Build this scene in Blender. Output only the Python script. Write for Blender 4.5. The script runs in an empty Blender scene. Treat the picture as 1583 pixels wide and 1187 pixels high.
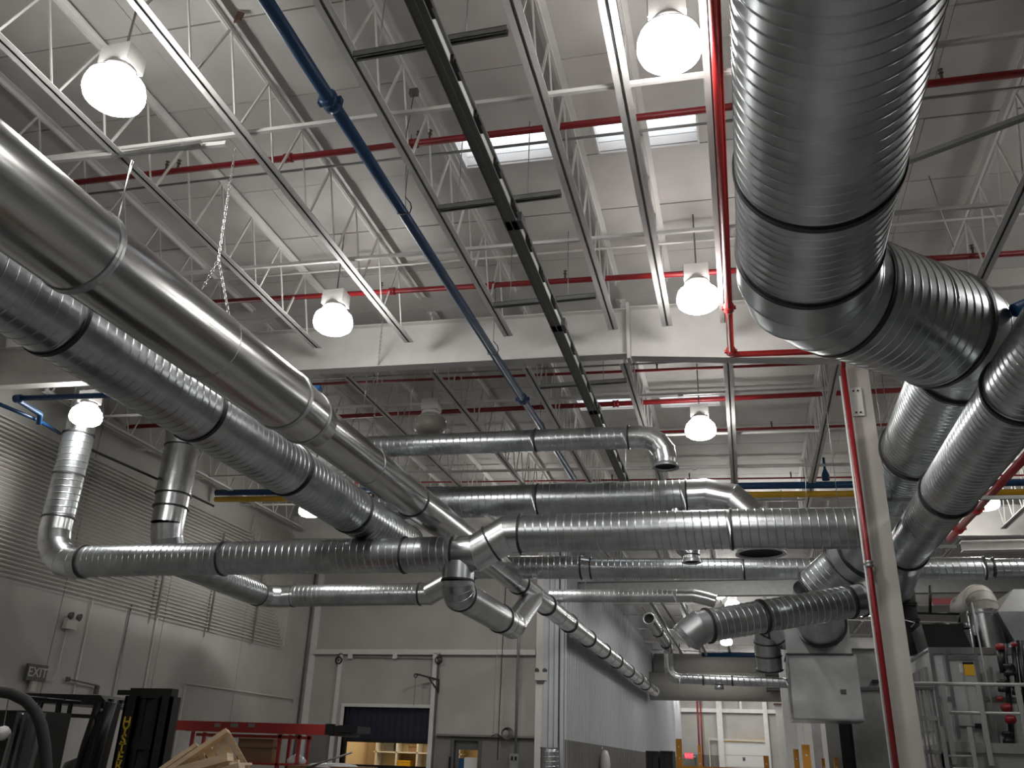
import bpy, math, random
from mathutils import Vector, Matrix
random.seed(7)
S = bpy.context.scene
COL = S.collection

# ---------------------------------------------------------------- camera (eye at the origin, floor 1.6 m below)
RX = Vector((0.96933994, 0.2437874, 0.03078598)); RY = Vector((0.06979875, -0.39330152, 0.91675626)); RZ = Vector((0.2356018, -0.88649964, -0.39825893))
FPX = 1340.0
cd = bpy.data.cameras.new('camera'); cam = bpy.data.objects.new('camera', cd); COL.objects.link(cam)
cd.sensor_fit = 'HORIZONTAL'; cd.sensor_width = 36.0; cd.lens = FPX / 1583 * 36.0; cd.clip_start = 0.05; cd.clip_end = 300
m = Matrix((( RX.x, RY.x, RZ.x), (RX.y, RY.y, RZ.y), (RX.z, RY.z, RZ.z))).to_4x4()
cam.matrix_world = m
S.camera = cam
# ---------------------------------------------------------------- sky seen through the roof lights, exposure
w = bpy.data.worlds.new('overcast_sky'); S.world = w; w.use_nodes = True
w.node_tree.nodes['Background'].inputs[0].default_value = (0.86, 0.93, 1.0, 1)
w.node_tree.nodes['Background'].inputs[1].default_value = 3.0
S.view_settings.view_transform = 'Standard'; S.view_settings.look = 'None'
S.view_settings.exposure = 0.15; S.view_settings.gamma = 1.0; S.view_settings.use_curve_mapping = False
S.cycles.use_denoising = True
S.cycles.max_bounces = 7; S.cycles.diffuse_bounces = 4; S.cycles.glossy_bounces = 4
S.cycles.sample_clamp_indirect = 4.0; S.cycles.caustics_reflective = False
BAY = 33.0; BAYDOWN = 52.0          # radiance of a high bay refractor

# ---------------------------------------------------------------- helpers
def ray(px, py):
    c = (px - 791.5, 593.5 - py, -FPX)
    return RX * 0 + Vector((RX.x*c[0] + RY.x*c[1] + RZ.x*c[2], RX.y*c[0] + RY.y*c[1] + RZ.y*c[2], RX.z*c[0] + RY.z*c[1] + RZ.z*c[2]))
def at(px, py, x=None, y=None, z=None):
    r = ray(px, py)
    s = x / r.x if x is not None else y / r.y if y is not None else z / r.z
    return r * s
V = lambda *a: Vector(a)
FLOOR = -1.6

def mat(name, col, rough=0.6, metal=0.0, var=0.0, scale=6.0, bump=0.0, bscale=40.0, emit=None, estr=0.0, spec=0.5, stretch=None):
    M = bpy.data.materials.new(name); M.use_nodes = True
    nt = M.node_tree; b = nt.nodes['Principled BSDF']
    b.inputs['Base Color'].default_value = (*col, 1); b.inputs['Roughness'].default_value = rough
    b.inputs['Metallic'].default_value = metal; b.inputs['Specular IOR Level'].default_value = spec
    if emit: b.inputs['Emission Color'].default_value = (*emit, 1); b.inputs['Emission Strength'].default_value = estr
    if var or bump:
        tc = nt.nodes.new('ShaderNodeTexCoord'); mp = nt.nodes.new('ShaderNodeMapping')
        nt.links.new(tc.outputs['Object'], mp.inputs[0])
        if stretch: mp.inputs['Scale'].default_value = stretch
    if var:
        n = nt.nodes.new('ShaderNodeTexNoise'); n.inputs['Scale'].default_value = scale; n.inputs['Detail'].default_value = 5
        nt.links.new(mp.outputs[0], n.inputs['Vector'])
        r = nt.nodes.new('ShaderNodeMapRange'); r.inputs[1].default_value = .3; r.inputs[2].default_value = .7
        r.inputs[3].default_value = 1 - var; r.inputs[4].default_value = 1 + var * .5
        nt.links.new(n.outputs[0], r.inputs[0])
        mx = nt.nodes.new('ShaderNodeMix'); mx.data_type = 'RGBA'; mx.blend_type = 'MULTIPLY'; mx.inputs[0].default_value = 1
        mx.inputs[6].default_value = (*col, 1); nt.links.new(r.outputs[0], mx.inputs[7]); nt.links.new(mx.outputs[2], b.inputs['Base Color'])
        rr = nt.nodes.new('ShaderNodeMapRange'); rr.inputs[3].default_value = rough * (1 - .35 * var / .3 * .5); rr.inputs[4].default_value = min(1, rough * (1 + .4 * var / .3 * .5))
        nt.links.new(n.outputs[0], rr.inputs[0]); nt.links.new(rr.outputs[0], b.inputs['Roughness'])
    if bump:
        n2 = nt.nodes.new('ShaderNodeTexNoise'); n2.inputs['Scale'].default_value = bscale; n2.inputs['Detail'].default_value = 3
        nt.links.new(mp.outputs[0], n2.inputs['Vector'])
        bp = nt.nodes.new('ShaderNodeBump'); bp.inputs['Strength'].default_value = bump; bp.inputs['Distance'].default_value = 0.02
        nt.links.new(n2.outputs[0], bp.inputs['Height']); nt.links.new(bp.outputs[0], b.inputs['Normal'])
    return M

GALV = mat('galvanised_steel', (.47, .50, .51), .30, .95, var=.22, scale=3, bump=.035, bscale=4)
GALV2 = mat('bright_galvanised_steel', (.60, .62, .63), .26, 1.0, var=.2, scale=4, bump=.015, bscale=4)
GALVD = mat('dull_galvanised_sheet', (.50, .52, .53), .38, .85, var=.3, scale=2.2, bump=.3, bscale=2.5)
WRAP = mat('brushed_steel_jacket', (.52, .525, .52), .21, 1.0, var=.25, scale=1.5, stretch=(6, .6, 6), bump=.03, bscale=5)
COLLAR = mat('dark_duct_flange', (.06, .06, .06), .5, .6)
BLACK = mat('duct_inside_shade', (.006, .006, .006), .9)  # flat black standing for the unlit inside of open ducts
WHITE = mat('white_steel_paint', (.70, .69, .67), .5, var=.08, scale=3)
DECK = mat('white_roof_insulation_facing', (.56, .54, .52), .62, var=.10, scale=1.6, bump=.25, bscale=3, spec=.3)
WALLP = mat('white_wall_paint', (.45, .44, .415), .8, var=.12, scale=.8, bump=.1, bscale=20)
WALLG = mat('grey_wainscot_paint', (.20, .195, .18), .7, var=.12, scale=1.2)
RIBW = mat('bluish_white_ribbed_sheet', (.54, .56, .585), .45, .1, var=.06, scale=2)
CONC = mat('sealed_concrete', (.25, .25, .25), .5, var=.3, scale=1.2, bump=.05)
RED = mat('red_pipe_paint', (.24, .010, .014), .42, var=.12, scale=5)
REDB = mat('bright_red_paint', (.52, .03, .03), .4)
BLUE = mat('blue_pipe_paint', (.008, .060, .165), .36, var=.1, scale=5)
CABM = mat('pale_galvanised_cabinet', (.50, .52, .52), .42, .35, var=.25, scale=2.0, bump=.15, bscale=2.5)
COLP = mat('shaded_beige_column_paint', (.50, .48, .445), .55, var=.1, scale=2)  # beige-grey paint, also darkened to carry the column's shade
RAIL = mat('weathered_rail_steel', (.36, .365, .36), .5, .3)
YEL = mat('yellow_pipe_paint', (.62, .36, .02), .45, var=.1)
TRAY = mat('dark_busway_grey', (.14, .145, .135), .45, .2, var=.1)
TRAYL = mat('light_busway_strip', (.62, .64, .62), .5, .0)
STRUT = mat('zinc_strut', (.30, .31, .30), .42, .7, var=.15)
BLK = mat('black_steel', (.012, .012, .012), .4, .2)
RUB = mat('black_rubber', (.014, .014, .014), .75)
ORANGE = mat('orange_rack_paint', (.62, .27, .03), .5)
WOOD = mat('fresh_pallet_wood', (.80, .62, .42), .75, var=.2, scale=3, stretch=(1, 1, 8), bump=.2)
CARD = mat('brown_cardboard', (.26, .16, .09), .85, var=.12)
NAVY = mat('navy_vinyl_curtain', (.010, .012, .030), .45, var=.2, scale=2)
CREAM = mat('cream_room_paint', (.62, .50, .32), .7)
DGREY = mat('dark_grey_casing', (.12, .12, .12), .55, .3, var=.1)
MGREY = mat('mid_grey_casing', (.30, .305, .305), .5, .4, var=.12, bump=.1, bscale=3)
STKR = mat('yellow_sticker', (.75, .42, .02), .6)
PAPER = mat('white_paper_label', (.7, .7, .68), .7)
PLAST = mat('clear_wrinkled_plastic', (.55, .55, .55), .25, bump=.8, bscale=14)
TANK = mat('beige_white_duct_paint', (.56, .54, .49), .55, var=.06)
BAYM = mat('lit_refractor', (.9, .9, .88), .3, emit=(1.0, .975, .94), estr=BAY)
TUBE = mat('lit_tube', (.9, .9, .88), .3, emit=(1.0, .97, .9), estr=6)
UNLIT = mat('unlit_acrylic', (.42, .40, .36), .35)
EXITM = mat('lit_exit_letters', (.8, .02, .02), .4, emit=(1.0, .12, .16), estr=1.6)
EXITB = mat('exit_sign_face', (.5, .03, .05), .4, emit=(1.0, .15, .2), estr=.5)
YTXT = mat('yellow_lettering', (.60, .42, .03), .55)
BROWN = mat('brown_oxide_steel', (.10, .055, .04), .6)
CHROME = mat('bright_chain_steel', (.6, .6, .6), .3, 1.0)

GLASS = bpy.data.materials.new('roof_light_acrylic'); GLASS.use_nodes = True
nt = GLASS.node_tree; nt.nodes.remove(nt.nodes['Principled BSDF']); o_ = nt.nodes['Material Output']
t_ = nt.nodes.new('ShaderNodeBsdfTransparent'); d_ = nt.nodes.new('ShaderNodeBsdfTranslucent'); g_ = nt.nodes.new('ShaderNodeMixShader')
n_ = nt.nodes.new('ShaderNodeTexNoise'); n_.inputs['Scale'].default_value = 2.2; n_.inputs['Detail'].default_value = 6
rmp = nt.nodes.new('ShaderNodeValToRGB'); rmp.color_ramp.elements[0].position = .60; rmp.color_ramp.elements[0].color = (.12, .12, .12, 1)
rmp.color_ramp.elements[1].position = .72; rmp.color_ramp.elements[1].color = (.75, .75, .75, 1)
nt.links.new(n_.outputs[0], rmp.inputs[0]); nt.links.new(rmp.outputs[0], g_.inputs[0])
d_.inputs[0].default_value = (.45, .40, .38, 1)
nt.links.new(t_.outputs[0], g_.inputs[1]); nt.links.new(d_.outputs[0], g_.inputs[2]); nt.links.new(g_.outputs[0], o_.inputs[0])

class MB:
    def __init__(s): s.v = []; s.f = []; s.s = []
    def quad(s, a, b, c, d, sm=False):
        i = len(s.v); s.v += [a, b, c, d]; s.f.append((i, i+1, i+2, i+3)); s.s.append(sm)
    def hexa(s, p):                       # p: 8 corners, bottom 4 then top 4
        i = len(s.v); s.v += p
        for f in ((3,2,1,0), (4,5,6,7), (0,1,5,4), (1,2,6,5), (2,3,7,6), (3,0,4,7)): s.f.append(tuple(i+k for k in f)); s.s.append(False)
        return s
    def box(s, x0, x1, y0, y1, z0, z1):
        return s.hexa([V(x0,y0,z0), V(x1,y0,z0), V(x1,y1,z0), V(x0,y1,z0), V(x0,y0,z1), V(x1,y0,z1), V(x1,y1,z1), V(x0,y1,z1)])
    def bar(s, a, b, w, h, up=V(0,0,1)):  # rectangular bar from a to b
        d = (b - a).normalized(); sd = d.cross(up)
        if sd.length < 1e-4: sd = d.cross(V(0,1,0))
        sd.normalize(); u = sd.cross(d).normalized()
        o = [(-w/2,-h/2), (w/2,-h/2), (w/2,h/2), (-w/2,h/2)]
        return s.hexa([a + sd*i + u*j for i, j in o] + [b + sd*i + u*j for i, j in o])
    def rings(s, rs, sm=True, cap=(False, False), closed=False):
        n = len(rs[0]); i0 = len(s.v)
        for r in rs: s.v += r
        for k in range(len(rs) - 1 + (1 if closed else 0)):
            a = i0 + k*n; b = i0 + ((k+1) % len(rs))*n
            for i in range(n):
                j = (i+1) % n; s.f.append((a+i, a+j, b+j, b+i)); s.s.append(sm)
        if cap[0]: s.f.append(tuple(i0 + i for i in range(n-1, -1, -1))); s.s.append(False)
        if cap[1]: s.f.append(tuple(i0 + (len(rs)-1)*n + i for i in range(n))); s.s.append(False)
        return s
    def tube(s, a, b, r, r2=None, n=12, cap=True):
        if r2 is None: r2 = r
        d = (b - a).normalized(); u, v = frame(d)
        return s.rings([circ(a, u, v, r, n), circ(b, u, v, r2, n)], cap=(cap, cap))
    def path(s, pts, r, n=10, cap=True):
        u = None; rs = []
        for i, p in enumerate(pts):
            d = (pts[min(i+1, len(pts)-1)] - pts[max(i-1, 0)]).normalized()
            if u is None: u, v = frame(d)
            else: u = (u - d*u.dot(d)).normalized(); v = d.cross(u)
            rs.append(circ(p, u, v, r, n))
        return s.rings(rs, cap=(cap, cap))
    def lathe(s, c, ax, prof, n=24, cap=(False, False)):  # prof: (radius, height along ax)
        ax = ax.normalized(); u, v = frame(ax)
        return s.rings([circ(c + ax*h, u, v, max(r, .0005), n) for r, h in prof], cap=cap)
    def build(s, name, material, parent=None, shade=True):
        off = root_loc(parent)
        me = bpy.data.meshes.new(name)
        me.from_pydata([tuple(p - off) for p in s.v], [], s.f)
        me.polygons.foreach_set('use_smooth', s.s)
        me.materials.append(material); me.update()
        ob = bpy.data.objects.new(name, me); COL.objects.link(ob)
        if parent is not None: ob.parent = parent
        return ob
def root_loc(p):
    o = V(0, 0, 0)
    while p is not None: o = o + p.location; p = p.parent
    return o
def frame(d):
    u = d.cross(V(0,0,1))
    if u.length < .05: u = d.cross(V(0,1,0))
    u.normalize(); return u, d.cross(u).normalized()
def circ(c, u, v, r, n): return [c + u*(r*math.cos(6.2831853*i/n)) + v*(r*math.sin(6.2831853*i/n)) for i in range(n)]
def thing(name, label, cat, loc=V(0,0,0), group=None):
    o = bpy.data.objects.new(name, None); COL.objects.link(o); o.location = loc; o.empty_display_size = .2
    o['label'] = label; o['category'] = cat
    if group: o['group'] = group
    return o
def tag(o, label, cat, group=None):
    o['label'] = label; o['category'] = cat
    if group: o['group'] = group
    return o
def struct(o, label=None):
    o['kind'] = 'structure'
    if label: o['label'] = label
    return o
def stuff(o): o['kind'] = 'stuff'; return o
def clone(src, parent, loc=None):
    c = src.copy(); COL.objects.link(c); c.parent = parent
    if loc is not None: c.location = loc
    return c
def copy_tree(o, parent=None):
    c = o.copy(); COL.objects.link(c); c.parent = parent
    for ch in list(o.children): copy_tree(ch, c)
    return c
def arc(a, c, b, R, n=5):               # fillet of corner c between a and b, returns polyline points
    d1 = (a - c).normalized(); d2 = (b - c).normalized(); ang = d1.angle(d2); t = R / math.tan(ang/2)
    t = min(t, (a-c).length, (b-c).length); Rr = t * math.tan(ang/2)
    cen = c + (d1 + d2).normalized() * (Rr / math.sin(ang/2)); p0 = c + d1*t; p1 = c + d2*t
    e0 = (p0 - cen); e1 = (p1 - cen); th = e0.angle(e1); out = []
    for i in range(n+1):
        k = i / n; out.append(cen + (e0*math.sin((1-k)*th) + e1*math.sin(k*th)) / math.sin(th))
    return out

# ---------------------------------------------------------------- duct parts
def spiral(parent, a, b, r, material=GALV, pitch=.13, n=40, name='spiral_section'):
    d = (b - a); L = d.length; d.normalize(); u, v = frame(d)
    prof = [(-.006, 0), (0, 0), (.003, .0062), (.011, .0062), (.014, 0), (.020, 0)]
    st = []
    k = -1
    while k*pitch < L + pitch:
        st += [(k*pitch + o, h) for o, h in prof]; k += 1
    mb = MB(); rs = []
    for s0, h in st:
        ring = []
        for i in range(n):
            th = 6.2831853*i/n; s = min(max(s0 + pitch*i/n, 0), L)
            ring.append(a + d*s + (u*math.cos(th) + v*math.sin(th))*(r + h))
        rs.append(ring)
    # seam column: last face of each ring joins station k to station k+pitch
    i0 = 0; P = len(prof); mb.v = [p for rr in rs for p in rr]
    for k in range(len(rs) - 1):
        for i in range(n - 1):
            mb.f.append((k*n+i, k*n+i+1, (k+1)*n+i+1, (k+1)*n+i)); mb.s.append(True)
        if k + 1 + P < len(rs):
            mb.f.append((k*n+n-1, (k+P)*n, (k+1+P)*n, (k+1)*n+n-1)); mb.s.append(True)
        else:
            mb.f.append((k*n+n-1, min(k+P, len(rs)-1)*n, min(k+1+P, len(rs)-1)*n, (k+1)*n+n-1)); mb.s.append(True)
    return mb.build(name, material, parent)

def smooth(parent, a, b, r, r2=None, material=GALV2, name='plain_section', n=40):
    mb = MB(); mb.tube(a, b, r, r2, n=n, cap=False); return mb.build(name, material, parent)
def collar(parent, p, d, r, wdt=.035, h=.022, material=COLLAR, name='collar', n=40):
    d = d.normalized(); mb = MB()
    mb.lathe(p, d, [(r - .01, -wdt/2), (r + h, -wdt/2), (r + h, -wdt*.1), (r + h*.7, 0), (r + h, wdt*.1), (r + h, wdt/2), (r - .01, wdt/2)], n=n)
    for q in range(len(mb.s)): mb.s[q] = False
    ob = mb.build(name, material, parent); return ob
def seam(parent, p, d, r, material=GALVD):
    mb = MB(); mb.lathe(p, d, [(r - .004, -.012), (r + .006, -.008), (r + .006, .008), (r - .004, .012)], n=40)
    return mb.build('seam', material, parent)
def elbow(parent, pts, r, material=GALV2, name='elbow', n=36, r2=None):
    q = [pts[0]]
    for p in pts[1:]:
        if (p - q[-1]).length > .004: q.append(p)
    pts = q
    mb = MB(); u = None; ns = len(pts) - 1; prevd = None
    for k in range(ns):
        a, b = pts[k], pts[k+1]; d = (b - a).normalized()
        if u is None: u, v = frame(d)
        else:
            q = prevd.rotation_difference(d); u = q @ u; v = q @ v
        na = d if k == 0 else (d + (pts[k] - pts[k-1]).normalized()).normalized()
        nb = d if k == ns - 1 else (d + (pts[k+2] - pts[k+1]).normalized()).normalized()
        ra = r if r2 is None else r + (r2 - r)*k/ns; rb = r if r2 is None else r + (r2 - r)*(k+1)/ns
        def ring(c, nn, rr, sh=0):
            out = []
            for i in range(n):
                th = 6.2831853*i/n; o = (u*math.cos(th) + v*math.sin(th))*rr
                out.append(c + o - d*(o.dot(nn)/d.dot(nn)) + d*sh)
            return out
        L = (b - a).length; e = min(.012, L*.2)
        rr = [ring(a, na, ra + .004), ring(a, na, ra + .004, e), ring(a, na, ra, e*1.3), ring(b, nb, rb, -e*1.3), ring(b, nb, rb + .004, -e), ring(b, nb, rb + .004)]
        for x in range(5): mb.rings([rr[x], rr[x+1]])
        prevd = d
    return mb.build(name, material, parent)
def mouth(parent, p, d, r, flare=.03, name='flared_rim'):
    d = d.normalized(); mb = MB()
    mb.lathe(p, d, [(r, -.06), (r + flare, 0), (r + flare, .012), (r - .01, .006), (r - .03, -.05)], n=40)
    mb.build(name, GALVD, parent)
    mb = MB(); mb.lathe(p, d, [(r - .006, .007), (r - .012, -.015), (.001, -.02)], n=40); mb.build('mouth_shade_disc', BLACK, parent)  # black disc paints the shade inside the open end

# ================================================================= THE SETTING
XL, XR, YB, YF, YF0 = -14.1, 21.0, 27.5, 78.0, -9.0
XC = -5.28                              # corridor wall
def zroof(x): return 7.36 - .03*x
def slab(mb, x0, x1, y0, y1, dz0, dz1):
    mb.hexa([V(x0,y0,zroof(x0)+dz0), V(x1,y0,zroof(x1)+dz0), V(x1,y1,zroof(x1)+dz0), V(x0,y1,zroof(x0)+dz0),
             V(x0,y0,zroof(x0)+dz1), V(x1,y0,zroof(x1)+dz1), V(x1,y1,zroof(x1)+dz1), V(x0,y1,zroof(x0)+dz1)])
mb = MB(); mb.box(XL-.3, XR+.3, YF0-.3, YF+.3, FLOOR-.2, FLOOR)
struct(mb.build('floor', CONC))
SKY = [8.96, 18.08, 26.6, 35.2, 43.8, 52.5]
SKX = [(-3.22, -1.92), (-1.38, -.08)]
edges = []; y = YF0
sk = sorted(SKY)
while y < YF:
    edges.append(y); ny = y + 1.27
    for s in sk:
        if y < s - .31 < ny + .4 and y < s - .32: ny = s - .31
    if any(abs(y - (s - .31)) < 1e-6 for s in sk): ny = y + .62
    y = ny
edges.append(YF)
back = MB(); panels = []
for a, b in zip(edges[:-1], edges[1:]):
    issk = any(abs(a - (s - .31)) < 1e-6 for s in sk)
    xs = [(XL, SKX[0][0]), (SKX[0][1], SKX[1][0]), (SKX[1][1], XR)] if issk else [(XL, -6.2), (-6.2, 2.6), (2.6, 11.4), (11.4, XR)]
    for x0, x1 in xs:
        slab(back, x0, x1, a, b, .05, .20); panels.append((x0, x1, a, b))
ceiling = struct(back.build('ceiling', DECK))
for x0, x1, a, b in panels:
    mb = MB(); j = random.uniform(0, .012); slab(mb, x0+.003, x1-.003, a+.009, b-.009, j, .05); mb.build('panel', DECK, ceiling)
n = 0
for s in sk:
    for (x0, x1) in SKX:
        n += 1
        mb = MB()
        for q in ((x0-.03, x0, s-.34, s+.34), (x1, x1+.03, s-.34, s+.34), (x0, x1, s-.34, s-.31), (x0, x1, s+.31, s+.34)): slab(mb, *q, .19, .42)
        for q in ((x0-.01, x0+.015, s-.31, s+.31), (x1-.015, x1+.01, s-.31, s+.31)): slab(mb, *q, .0, .06)
        fr = struct(mb.build('window_%d' % n, WHITE)); fr.name = 'window_%d' % n
        mb = MB(); slab(mb, x0, x1, s-.33, s+.33, .055, .065); mb.build('pane', GLASS, fr)

# left wall: tilt-up panels with recessed joints
mb = MB(); mb.box(XL-.3, XL-.02, YF0, YB+.3, FLOOR, 8.2); wl = struct(mb.build('wall_left', WALLP))
ys = [YF0, -5.4, -1.8, 1.8, 5.4, 9.0, 12.4, 16.0, 19.6, 23.4, YB]
for a, b in zip(ys[:-1], ys[1:]):
    mb = MB(); mb.box(XL-.03, XL, a+.012, b-.012, FLOOR, 8.1); mb.build('panel', WALLP, wl)
# loading wall
D0 = at(533, 1092, y=YB); D1 = at(669, 1092, y=YB); dz = D0.z; DBOT = at(600, 1183, y=YB).z; DCUR = at(600, 1147, y=YB).z
P0 = at(703, 1150, y=YB).x; P1 = at(740, 1150, y=YB).x; pz = .52
WB = MB()
for x0, x1, z0, z1 in ((XL-.3, D0.x, FLOOR, 8.2), (D0.x, D1.x, dz, 8.2), (D1.x, P0, FLOOR, 8.2), (P0, P1, pz, 8.2), (P1, XC, FLOOR, 8.2)):
    WB.box(x0, x1, YB, YB+.25, z0, z1)
wb = struct(WB.build('wall_back', WALLP))
zg = .62
mb = MB()
for x0, x1, z1 in ((XL, D0.x-.12, zg), (D1.x+.18, P0-.12, zg), (P1+.10, XC-.4, zg)): mb.box(x0, x1, YB-.02, YB+.0, FLOOR, z1)
o = struct(mb.build('trim_1', WALLG))
def girt(x0, x1, z, y, mt=WHITE, d=.12, h=.16):
    mb = MB(); mb.box(x0, x1, y-d, y, z, z+.012); mb.box(x0, x1, y-d, y-d+.012, z, z+h); mb.box(x0, x1, y-d, y, z+h, z+h+.012); return mb
gz = at(680, 1013, y=YB).z
struct(girt(at(486, 1010, y=YB).x, at(829, 1013, y=YB).x, gz, YB).build('trim_2', WHITE))
struct(girt(D1.x+.2, at(829, 1140, y=YB).x, zg, YB, h=.06).build('trim_3', WALLG))
# pilaster and ribbed corner
mb = MB(); xa, xb = at(829, 1080, y=YB).x, at(841, 1080, y=YB).x; mb.box(xa, xb, YB-.14, YB, FLOOR, 8.0); struct(mb.build('trim_4', WHITE))
mb = MB(); x = xb
while x < XC - .02:
    mb.box(x, min(x+.16, XC), YB-.14, YB-.02, FLOOR, 8.0); mb.box(x+.02, min(x+.13, XC), YB-.165, YB-.14, FLOOR, 8.0); x += .17
struct(mb.build('trim_5', RIBW))
# corridor wall: ribbed liner panels
mb = MB(); mb.box(XC-.25, XC-.03, YB-.14, YF, FLOOR, 8.0); wc = struct(mb.build('wall_inner', RIBW))
y = YB - .14
while y < YF - .1:
    pan = MB(); low = MB()
    y1 = min(y + 1.2, YF)
    for q, z0, z1 in ((pan, .62, 7.9), (low, FLOOR, .62)):
        q.box(XC-.03, XC-.012, y+.004, y1-.004, z0, z1)
        for k in range(4): q.box(XC-.014, XC+.025, y+.05+.3*k, y+.16+.3*k, z0, z1)
    pan.build('panel', RIBW, wc); low.build('wainscot', WALLG, wc); y += 1.2
# other walls
mb = MB(); mb.box(XC, XR, YF, YF+.25, FLOOR, 8.2); wf = struct(mb.build('wall_far', WALLP))
mb = MB(); mb.box(XR, XR+.25, YF0, YF, FLOOR, 8.2); struct(mb.build('wall_right', WALLP))
mb = MB(); mb.box(XL, XR, YF0-.25, YF0, FLOOR, 8.2); struct(mb.build('wall_front', WALLP))

# ---------------------------------------------------------------- dock opening, curtain, room behind
dr = struct(MB().box(D0.x-.10, D0.x, YB-.05, YB+.1, FLOOR, dz).box(D1.x, D1.x+.10, YB-.05, YB+.1, FLOOR, dz).box(D0.x-.1, D1.x+.1, YB-.05, YB+.1, dz, dz+.10).build('door_1', WHITE))
dr['label'] = 'dock doorway in the white loading wall, dark navy curtain half down'
mb = MB(); nfold = 44
pts0 = []; pts1 = []
for i in range(nfold+1):
    x = D0.x + .12 + (D1.x - D0.x - .14)*i/nfold; yy = YB + .16 + .003*math.sin(i*1.9)
    pts0.append(V(x, yy, DCUR + .04)); pts1.append(V(x, yy, dz + .02))
for i in range(nfold): mb.quad(pts0[i], pts0[i+1], pts1[i+1], pts1[i], True)
cur = mb.build('curtain', NAVY, dr); MB().box(D0.x+.05, D1.x-.02, YB+.12, YB+.2, DCUR-.02, DCUR+.06).build('bottom_rail', BLK, cur)
MB().box(D0.x, D0.x+.12, YB+.10, YB+.2, FLOOR, dz).build('side_track', BLK, dr)
MB().box(D0.x, D1.x, YB+.1, YB+.2, FLOOR, DBOT).build('lower_panel', BLK, dr)
# lit store room behind
rx0, rx1, ry1 = D0.x-.4, P1+.6, YB+3.2
room = MB(); room.box(rx0-.1, rx0, YB+.25, ry1, FLOOR, 2.4).box(rx1, rx1+.1, YB+.25, ry1, FLOOR, 2.4).box(rx0, rx1, ry1, ry1+.1, FLOOR, 2.4).box(rx0-.1, rx1+.1, YB+.25, ry1+.1, 2.4, 2.5)
struct(room.build('wall_store', CREAM))
sh = thing('storage_shelf', 'cream storage shelves seen below the dark dock curtain', 'shelf', V((D0.x+D1.x)/2, ry1-.3, FLOOR))
for k in range(5):
    x = D0.x + .1 + (D1.x-D0.x)*k/4*1.0; MB().box(x-.03, x+.03, ry1-.5, ry1-.02, FLOOR, 1.6).build('upright', PAPER, sh)
for z in (-1.2, -.45, .12, .75, 1.3): MB().box(D0.x, D1.x+.2, ry1-.5, ry1-.03, z, z+.04).build('shelf_board', PAPER, sh)
random.seed(3)
for k, (fx, z, ww, hh, mt, lb) in enumerate(((.12, .16, .35, .34, DGREY, 'dark box on the upper lit shelf at its left end'), (.42, .16, .3, .22, CARD, 'small brown box on the upper lit shelf'),
        (.30, -.41, .45, .3, YEL, 'yellow tote on the lower lit shelf'), (.82, -.41, .34, .36, CARD, 'brown box on the lower lit shelf at its right end'))):
    x = D0.x + (D1.x-D0.x)*fx
    b = thing('storage_box', lb, 'box', V(x, ry1-.3, z), 'boxes in the lit store room')
    MB().box(x, x+ww, ry1-.45, ry1-.1, z, z+hh).build('box_body', mt, b); MB().box(x-.01, x+ww+.01, ry1-.46, ry1-.09, z+hh-.05, z+hh+.01).build('lid', mt, b)
ld = bpy.data.lights.new('store_room_lamp', 'AREA'); ld.energy = 95; ld.color = (1, .80, .52); ld.size = 2.5
tube = thing('store_room_light', 'warm ceiling lamp inside the lit store room', 'light', V((D0.x+D1.x)/2, YB+1.4, 2.35))
MB().box((D0.x+D1.x)/2-.6, (D0.x+D1.x)/2+.6, YB+1.25, YB+1.55, 2.31, 2.395).build('lamp_housing', WHITE, tube)
lo = bpy.data.objects.new('lamp', ld); COL.objects.link(lo); lo.parent = tube; lo.location = (0, 0, -.06)
# personnel door
d2 = struct(MB().box(P0-.10, P0, YB-.04, YB+.2, FLOOR, pz).box(P1, P1+.10, YB-.04, YB+.2, FLOOR, pz).box(P0-.1, P1+.1, YB-.04, YB+.2, pz, pz+.1).build('door_2', DGREY))
d2['label'] = 'dark framed personnel door with a tall window in the loading wall'
wx0, wx1, wz1 = at(708, 1160, y=YB).x, at(738, 1160, y=YB).x, at(720, 1159, y=YB).z
MB().box(P0, wx0, YB+.06, YB+.11, FLOOR, pz).box(wx1, P1, YB+.06, YB+.11, FLOOR, pz).box(wx0, wx1, YB+.06, YB+.11, wz1, pz).box(wx0, wx1, YB+.06, YB+.11, FLOOR, -.8).build('leaf', DGREY, d2)
MB().box(wx0+.02, wx0+.32, YB+.05, YB+.06, -.42, .02).build('notice', BLUE, d2); MB().box(wx0+.2, wx1-.02, YB+.045, YB+.055, -.3, .05).build('paper', PAPER, d2)

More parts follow.
